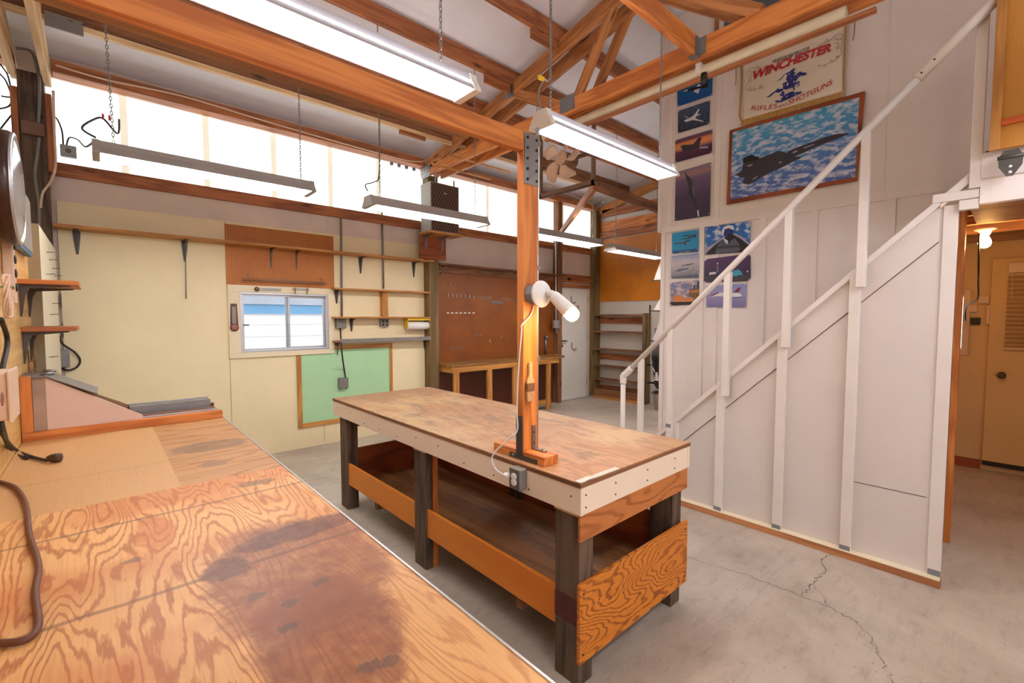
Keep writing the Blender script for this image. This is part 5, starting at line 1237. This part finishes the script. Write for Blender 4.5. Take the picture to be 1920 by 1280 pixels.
poster('grey cloudscape poster with two small grey jets', [(1258, 480), (1311, 474), (1311, 515), (1258, 522)], pic('cloud print', [(0, (110, 108, 116)), (.35, (160, 156, 162)), (.65, (196, 184, 190)), (1, (128, 150, 196))], (214, 208, 210), (3, 6, 1), .55, .7),
       [('slate', [(220, 600), (300, 585), (360, 570), (435, 560), (420, 575), (330, 600), (240, 610)]), ('slate', [(120, 690), (180, 655), (340, 635), (330, 655), (180, 695)]), ('slate', [(60, 770), (250, 755), (500, 735), (500, 790), (90, 800)])], C6)
poster('sunlit poster of orange jets on a carrier deck', [(1256, 530), (1311, 524), (1311, 566), (1257, 573)], pic('steam sky print', [(0, (120, 110, 130)), (1, (110, 120, 160))], (214, 182, 172), (2, 3, 1), .45, .62),
       [('black', [(52, 1165), (500, 1160), (490, 1200), (55, 1220)]), ('orange', [(80, 1090), (150, 1060), (240, 1075), (270, 1110), (330, 1090), (400, 1110), (430, 1160), (120, 1165), (110, 1110)]), ('brown', [(340, 1070), (350, 1000), (370, 965), (500, 955), (500, 1120), (420, 1110)]), ('orange', [(370, 990), (500, 980), (500, 1010), (375, 1020)]), ('black', [(480, 840), (500, 840), (500, 960), (470, 960)]), ('black', [(415, 910), (440, 905), (440, 960), (410, 960)])], C6)
C7 = (1240, 410, 7.11)
poster('poster of a helmeted pilot in a cockpit under blue sky', [(1322, 426), (1407, 415), (1406, 471), (1322, 478)], pic('cockpit sky print', [(0, (60, 110, 170)), (.6, (40, 110, 190)), (1, (30, 100, 186))], (214, 224, 238), (2.2, 2.6, 1), .5, .62),
       [('lilac', [(583, 400), (720, 320), (850, 220), (960, 195), (1060, 230), (1178, 330), (1175, 355), (1050, 260), (960, 215), (860, 245), (720, 345), (583, 470)]), ('black', [(583, 470), (720, 345), (860, 245), (960, 215), (1050, 260), (1175, 355), (1170, 440), (583, 478)]), ('slate', [(720, 460), (740, 360), (830, 270), (900, 300), (980, 260), (1040, 340), (1050, 400), (1030, 440)]), ('white', [(800, 170), (830, 110), (890, 82), (960, 95), (970, 150), (900, 130), (850, 140), (830, 200), (815, 210)]), ('navy', [(830, 200), (845, 140), (900, 125), (965, 150), (950, 220), (930, 260), (880, 270), (845, 240)]), ('black', [(880, 240), (900, 200), (960, 210), (950, 260), (900, 330)]), ('white', [(820, 250), (890, 295), (880, 340), (850, 310)]), ('jet', [(740, 370), (1040, 350), (1050, 385), (740, 400)])], C7)
poster('dark purple poster with rounded corners, a teal truck under a night sky', [(1321, 486), (1407, 475), (1407, 526), (1320, 530)], pic('purple night print', [(0, (40, 28, 46)), (.4, (60, 40, 80)), (1, (88, 48, 100))], (150, 40, 110), (2, 2, 1), .6, .75),
       [('teal', [(900, 770), (950, 720), (960, 690), (1020, 675), (1060, 700), (1085, 740), (1080, 800), (1000, 820), (890, 815)]), ('red', [(880, 815), (970, 805), (970, 835), (880, 840)]), ('black', [(1010, 760), (1070, 745), (1070, 800), (1010, 815)]), ('white', [(640, 715), (730, 708), (725, 735), (650, 745), (640, 760)]), ('grey', [(742, 600), (756, 600), (765, 710), (740, 710)]), ('white', [(740, 588), (758, 588), (758, 602), (740, 602)]), ('white', [(1140, 690), (1160, 690), (1158, 712), (1140, 712)]), ('jet', [(575, 770), (1180, 760), (1180, 800), (1120, 830), (600, 850)])], C7, rnd=.08)
poster('small poster of a white jet with red tail below the purple one', [(1325, 536), (1399, 531), (1398, 576), (1324, 576)], pic('hazy lilac print', [(0, (120, 112, 160)), (.5, (150, 144, 186)), (1, (140, 150, 200))]),
       [('white', [(640, 1040), (700, 1005), (760, 980), (900, 990), (1000, 985), (1060, 1000), (1075, 1030), (1000, 1045), (760, 1030)]), ('maroon', [(640, 1045), (690, 1005), (770, 975), (770, 990), (700, 1020)]), ('maroon', [(965, 985), (1010, 930), (1065, 905), (1030, 980)]), ('slate', [(900, 1045), (1040, 1040), (1040, 1052), (910, 1055)])], C7)
# ---- text helper: letters mapped along a baseline given on the print
def letters(txt, base, h, x, mat, name, parent, bold=0.0, shear=0.0, lift=0.0, spacing=1.0):
    cu = bpy.data.curves.new('t', 'FONT'); cu.body = txt; cu.offset = bold; cu.shear = shear; cu.resolution_u = 3; cu.space_character = spacing
    ob = bpy.data.objects.new('t', cu); COL.objects.link(ob); dg = bpy.context.evaluated_depsgraph_get()
    me = ob.evaluated_get(dg).to_mesh()
    vs = [v.co.copy() for v in me.vertices]; fs = [tuple(p.vertices) for p in me.polygons]
    ob.evaluated_get(dg).to_mesh_clear(); bpy.data.objects.remove(ob); bpy.data.curves.remove(cu)
    x0 = min(v.x for v in vs); x1 = max(v.x for v in vs); hh = max(v.y for v in vs if v.y < 2)
    y0 = 0.0
    seg = [0]
    for i in range(len(base)-1): seg.append(seg[-1]+math.hypot(base[i+1][0]-base[i][0], base[i+1][1]-base[i][1]))
    out = []
    for v in vs:
        t = (v.x-x0)/(x1-x0)*seg[-1]; k = 0
        while k < len(seg)-2 and t > seg[k+1]: k += 1
        f = (t-seg[k])/(seg[k+1]-seg[k]); u = base[k][0]+(base[k+1][0]-base[k][0])*f; w = base[k][1]+(base[k+1][1]-base[k][1])*f
        hk = h if isinstance(h, (int, float)) else h[0]+(h[1]-h[0])*(v.x-x0)/(x1-x0)
        out.append(W(u, w-(v.y-y0)/hh*hk, 0, x))
    return MB().add(out, fs).build(name, mat, parent)
letters('Blue Angels', [(1274, 474.2), (1294, 471.6)], 3.2, XP-.0175, INK['lilac'], 'caption', po)
# ---- banner
CB = (1380, 40, 6.4)
def cb_(p): return (CB[0]+p[0]/CB[2], CB[1]+p[1]/CB[2])
BX = XP-.036
satin = plain('cream satin', (226, 212, 190), .32, 0, .06, 3)
bn = T('wall_banner', 'cream satin banner with red and blue lettering hanging above the framed aircraft print', 'banner', (BX, 1.3, 3.2))
cor = [W(*cb_(p), 0, BX) for p in ((70, 490), (1320, 0), (1285, 845), (58, 1195))]
nu, nv = 24, 14; vs = []
for j in range(nv):
    for i in range(nu):
        a, b = i/(nu-1), j/(nv-1); p = cor[0].lerp(cor[1], a).lerp(cor[3].lerp(cor[2], a), b)
        vs.append(p+V((.006+.005*math.sin(a*9+b*2.5)*b, 0, 0)))
cl = MB().add(vs, [(j*nu+i, j*nu+i+1, (j+1)*nu+i+1, (j+1)*nu+i) for j in range(nv-1) for i in range(nu-1)], 0, None, True).build('cloth', satin, bn)
cl.modifiers.new('solid', 'SOLIDIFY').thickness = .0015
def strip(ps, w, name, mat, x=BX-.001, t=.002):
    pts = [W(*cb_(p), 0, x) for p in ps]; mb = MB()
    for i in range(len(pts)-1): mb.bar(pts[i], pts[i+1], t, w, (0, 1, 0))
    return mb.build(name, mat, bn)
strip([(62, 515), (66, 700), (48, 1000), (42, 1130), (66, 1195)], .012, 'gold_edging', M['brass'])
strip([(1322, 5), (1305, 350), (1292, 640), (1292, 835)], .012, 'gold_edging', M['brass'])
mb = MB(); nfr = 60
for i in range(nfr):
    a = i/nfr; c = (i+.85)/nfr
    pt = lambda f, dz: W(*cb_((62+(1288-62)*f, 1188+(838-1188)*f+dz)), 0, BX-.002)
    mb.prism([pt(a, 0), pt(c, 0), pt(c, 66+6*math.sin(i*2.1)), pt(a, 66+6*math.sin(i*1.7))], (.004, 0, 0))
mb.build('gold_fringe', plain('gold fringe', (190, 144, 76), .6, 0, .25, 60), bn)
MB().tube([W(1376, 126, 0, BX), W(1612, 31, 0, BX)], .006, 8).build('hanging_rod', M['brown'], bn)
for ps in ([(1380, 124), (1380, 152), (1379, 160)], [(1603, 36), (1602, 60), (1599, 76)]): MB().tube([W(u, v, 0, BX) for u, v in ps], .004, 6).build('gold_cord', M['brass'], bn)
LX = BX-.002
red = flat('banner red', (186, 26, 38)); red2 = flat('banner dark red', (178, 48, 52)); bk = flat('banner black', (44, 38, 52)); blu = flat('banner blue', (32, 46, 124)); scr = flat('banner scroll brown', (132, 100, 66))
letters('HEADQUARTERS FOR', [cb_((437, 503)), cb_((660, 425)), cb_((885, 335))], 6.2, LX, bk, 'lettering_black', bn, .012)
letters('WINCHESTER', [cb_((205, 698)), cb_((560, 560)), cb_((860, 450)), cb_((1140, 355))], (15.5, 15.5), LX, red, 'lettering_red', bn, .042, .28)
letters('RIFLES', [cb_((180, 1068)), cb_((320, 1066)), cb_((500, 1040))], (9, 9), LX, red2, 'lettering_red', bn, .0, .2)
letters('and', [cb_((505, 1040)), cb_((612, 1010))], (6.5, 7), LX, red2, 'lettering_red', bn, .0, .2)
letters('SHOTGUNS', [cb_((625, 1003)), cb_((760, 950)), cb_((900, 885)), cb_((1030, 820)), cb_((1155, 752))], (9.5, 9.5), LX, red2, 'lettering_red', bn, .004, .12)
letters('\u00ae', [cb_((1142, 350)), cb_((1158, 343))], 2.2, LX, blu, 'registered_mark', bn)
CH = (1430, 110, 14.218)
em = [[(870, 440), (960, 365), (1010, 335), (1040, 365), (1130, 370), (1180, 380), (1160, 430), (1110, 440), (1000, 450), (950, 500), (910, 560), (870, 620), (900, 650), (850, 700), (850, 770), (800, 760), (720, 780), (640, 820), (570, 810), (530, 770), (560, 730), (520, 680), (570, 640), (640, 610), (690, 590), (700, 540), (720, 480)],
      [(620, 560), (655, 440), (640, 405), (565, 430), (540, 490), (505, 520), (550, 430), (600, 400), (660, 370), (740, 330), (750, 300), (800, 290), (810, 250), (840, 265), (890, 245), (850, 300), (830, 330), (850, 370), (920, 330), (860, 390), (840, 440), (760, 640), (700, 640)],
      [(370, 612), (400, 580), (520, 495), (530, 515), (410, 585)],
      [(350, 850), (410, 780), (440, 820), (500, 800), (560, 800), (530, 850), (470, 880), (400, 910), (360, 890), (300, 920), (220, 1000), (150, 1030), (90, 1030), (180, 980), (240, 920)],
      [(870, 650), (960, 600), (1000, 590), (970, 650), (985, 700), (930, 760), (900, 775), (950, 700), (950, 650), (860, 710)],
      [(780, 760), (870, 785), (850, 830), (810, 870), (830, 810)],
      [(320, 1130), (420, 1100), (450, 1150), (520, 1030), (600, 960), (700, 900), (780, 870), (850, 900), (960, 880), (1050, 870), (1020, 920), (900, 970), (740, 1050), (600, 1110), (480, 1165), (360, 1165)],
      [(450, 985), (500, 900), (540, 845), (590, 930), (560, 1000)]]
hl = [[(690, 400), (730, 380), (720, 410), (690, 430)], [(640, 640), (690, 640), (680, 700), (640, 730)], [(820, 590), (860, 590), (830, 660)], [(750, 520), (780, 515), (775, 540)], [(920, 440), (940, 430), (935, 480)], [(560, 680), (590, 690), (600, 720)], [(820, 960), (900, 930), (880, 960)], [(600, 1020), (700, 970), (640, 1020)], [(500, 940), (530, 930), (520, 960)]]
mb = MB()
for k, ps in enumerate(em): mb.add([W(CH[0]+u/CH[2], CH[1]+v/CH[2], 0, LX-.0002*k) for u, v in ps], [tuple(range(len(ps)))], 0)
for ps in hl: mb.add([W(CH[0]+u/CH[2], CH[1]+v/CH[2], 0, LX-.0022) for u, v in ps], [tuple(range(len(ps)))], 1)
mb.build('horse_rider_emblem', [blu, satin], bn)
mb = MB()
for ps in ([(375, 520), (330, 540), (270, 565), (200, 555), (150, 590), (118, 625), (140, 655), (180, 645), (190, 610), (160, 600)], [(290, 545), (265, 535), (250, 550), (270, 560)], [(190, 650), (170, 680), (185, 705), (160, 720), (150, 690), (175, 670)], [(160, 720), (125, 760), (115, 800), (150, 830), (180, 800), (160, 790)], [(150, 830), (210, 832), (270, 805), (340, 775)], [(280, 790), (300, 765), (290, 800), (320, 800)], [(210, 810), (225, 800), (215, 820)],
           [(970, 305), (1040, 265), (1100, 245), (1160, 200), (1230, 150), (1280, 165), (1260, 210), (1220, 220), (1210, 205)], [(1070, 245), (1085, 215), (1110, 220), (1100, 240)], [(1180, 225), (1200, 205), (1225, 215)], [(1180, 270), (1210, 255), (1235, 280), (1210, 295), (1240, 310), (1215, 330), (1195, 310)], [(1265, 200), (1270, 280), (1255, 330), (1270, 370), (1250, 410), (1200, 430), (1215, 415), (1230, 430)], [(1250, 410), (1180, 470), (1130, 470), (1145, 460)], [(1180, 470), (1080, 515), (1000, 535), (1000, 515), (1010, 545)], [(1060, 520), (1075, 540), (1055, 550)]):
    mb.tube(spline([W(*cb_(p), 0, LX-.0005) for p in ps], 5), .0013, 5)
mb.build('scroll_ornament', scr, bn)

# ------------------------------------------------------------------ light and view
w = bpy.data.worlds.new('World'); sc.world = w; w.use_nodes = True
bg = w.node_tree.nodes['Background']; bg.inputs[0].default_value = (.80, .90, 1, 1); bg.inputs[1].default_value = 5.0
sc.view_settings.view_transform = 'Standard'; sc.view_settings.look = 'None'
sc.cycles.adaptive_threshold = .05
sc.view_settings.exposure = -0.3; sc.view_settings.gamma = 1.0
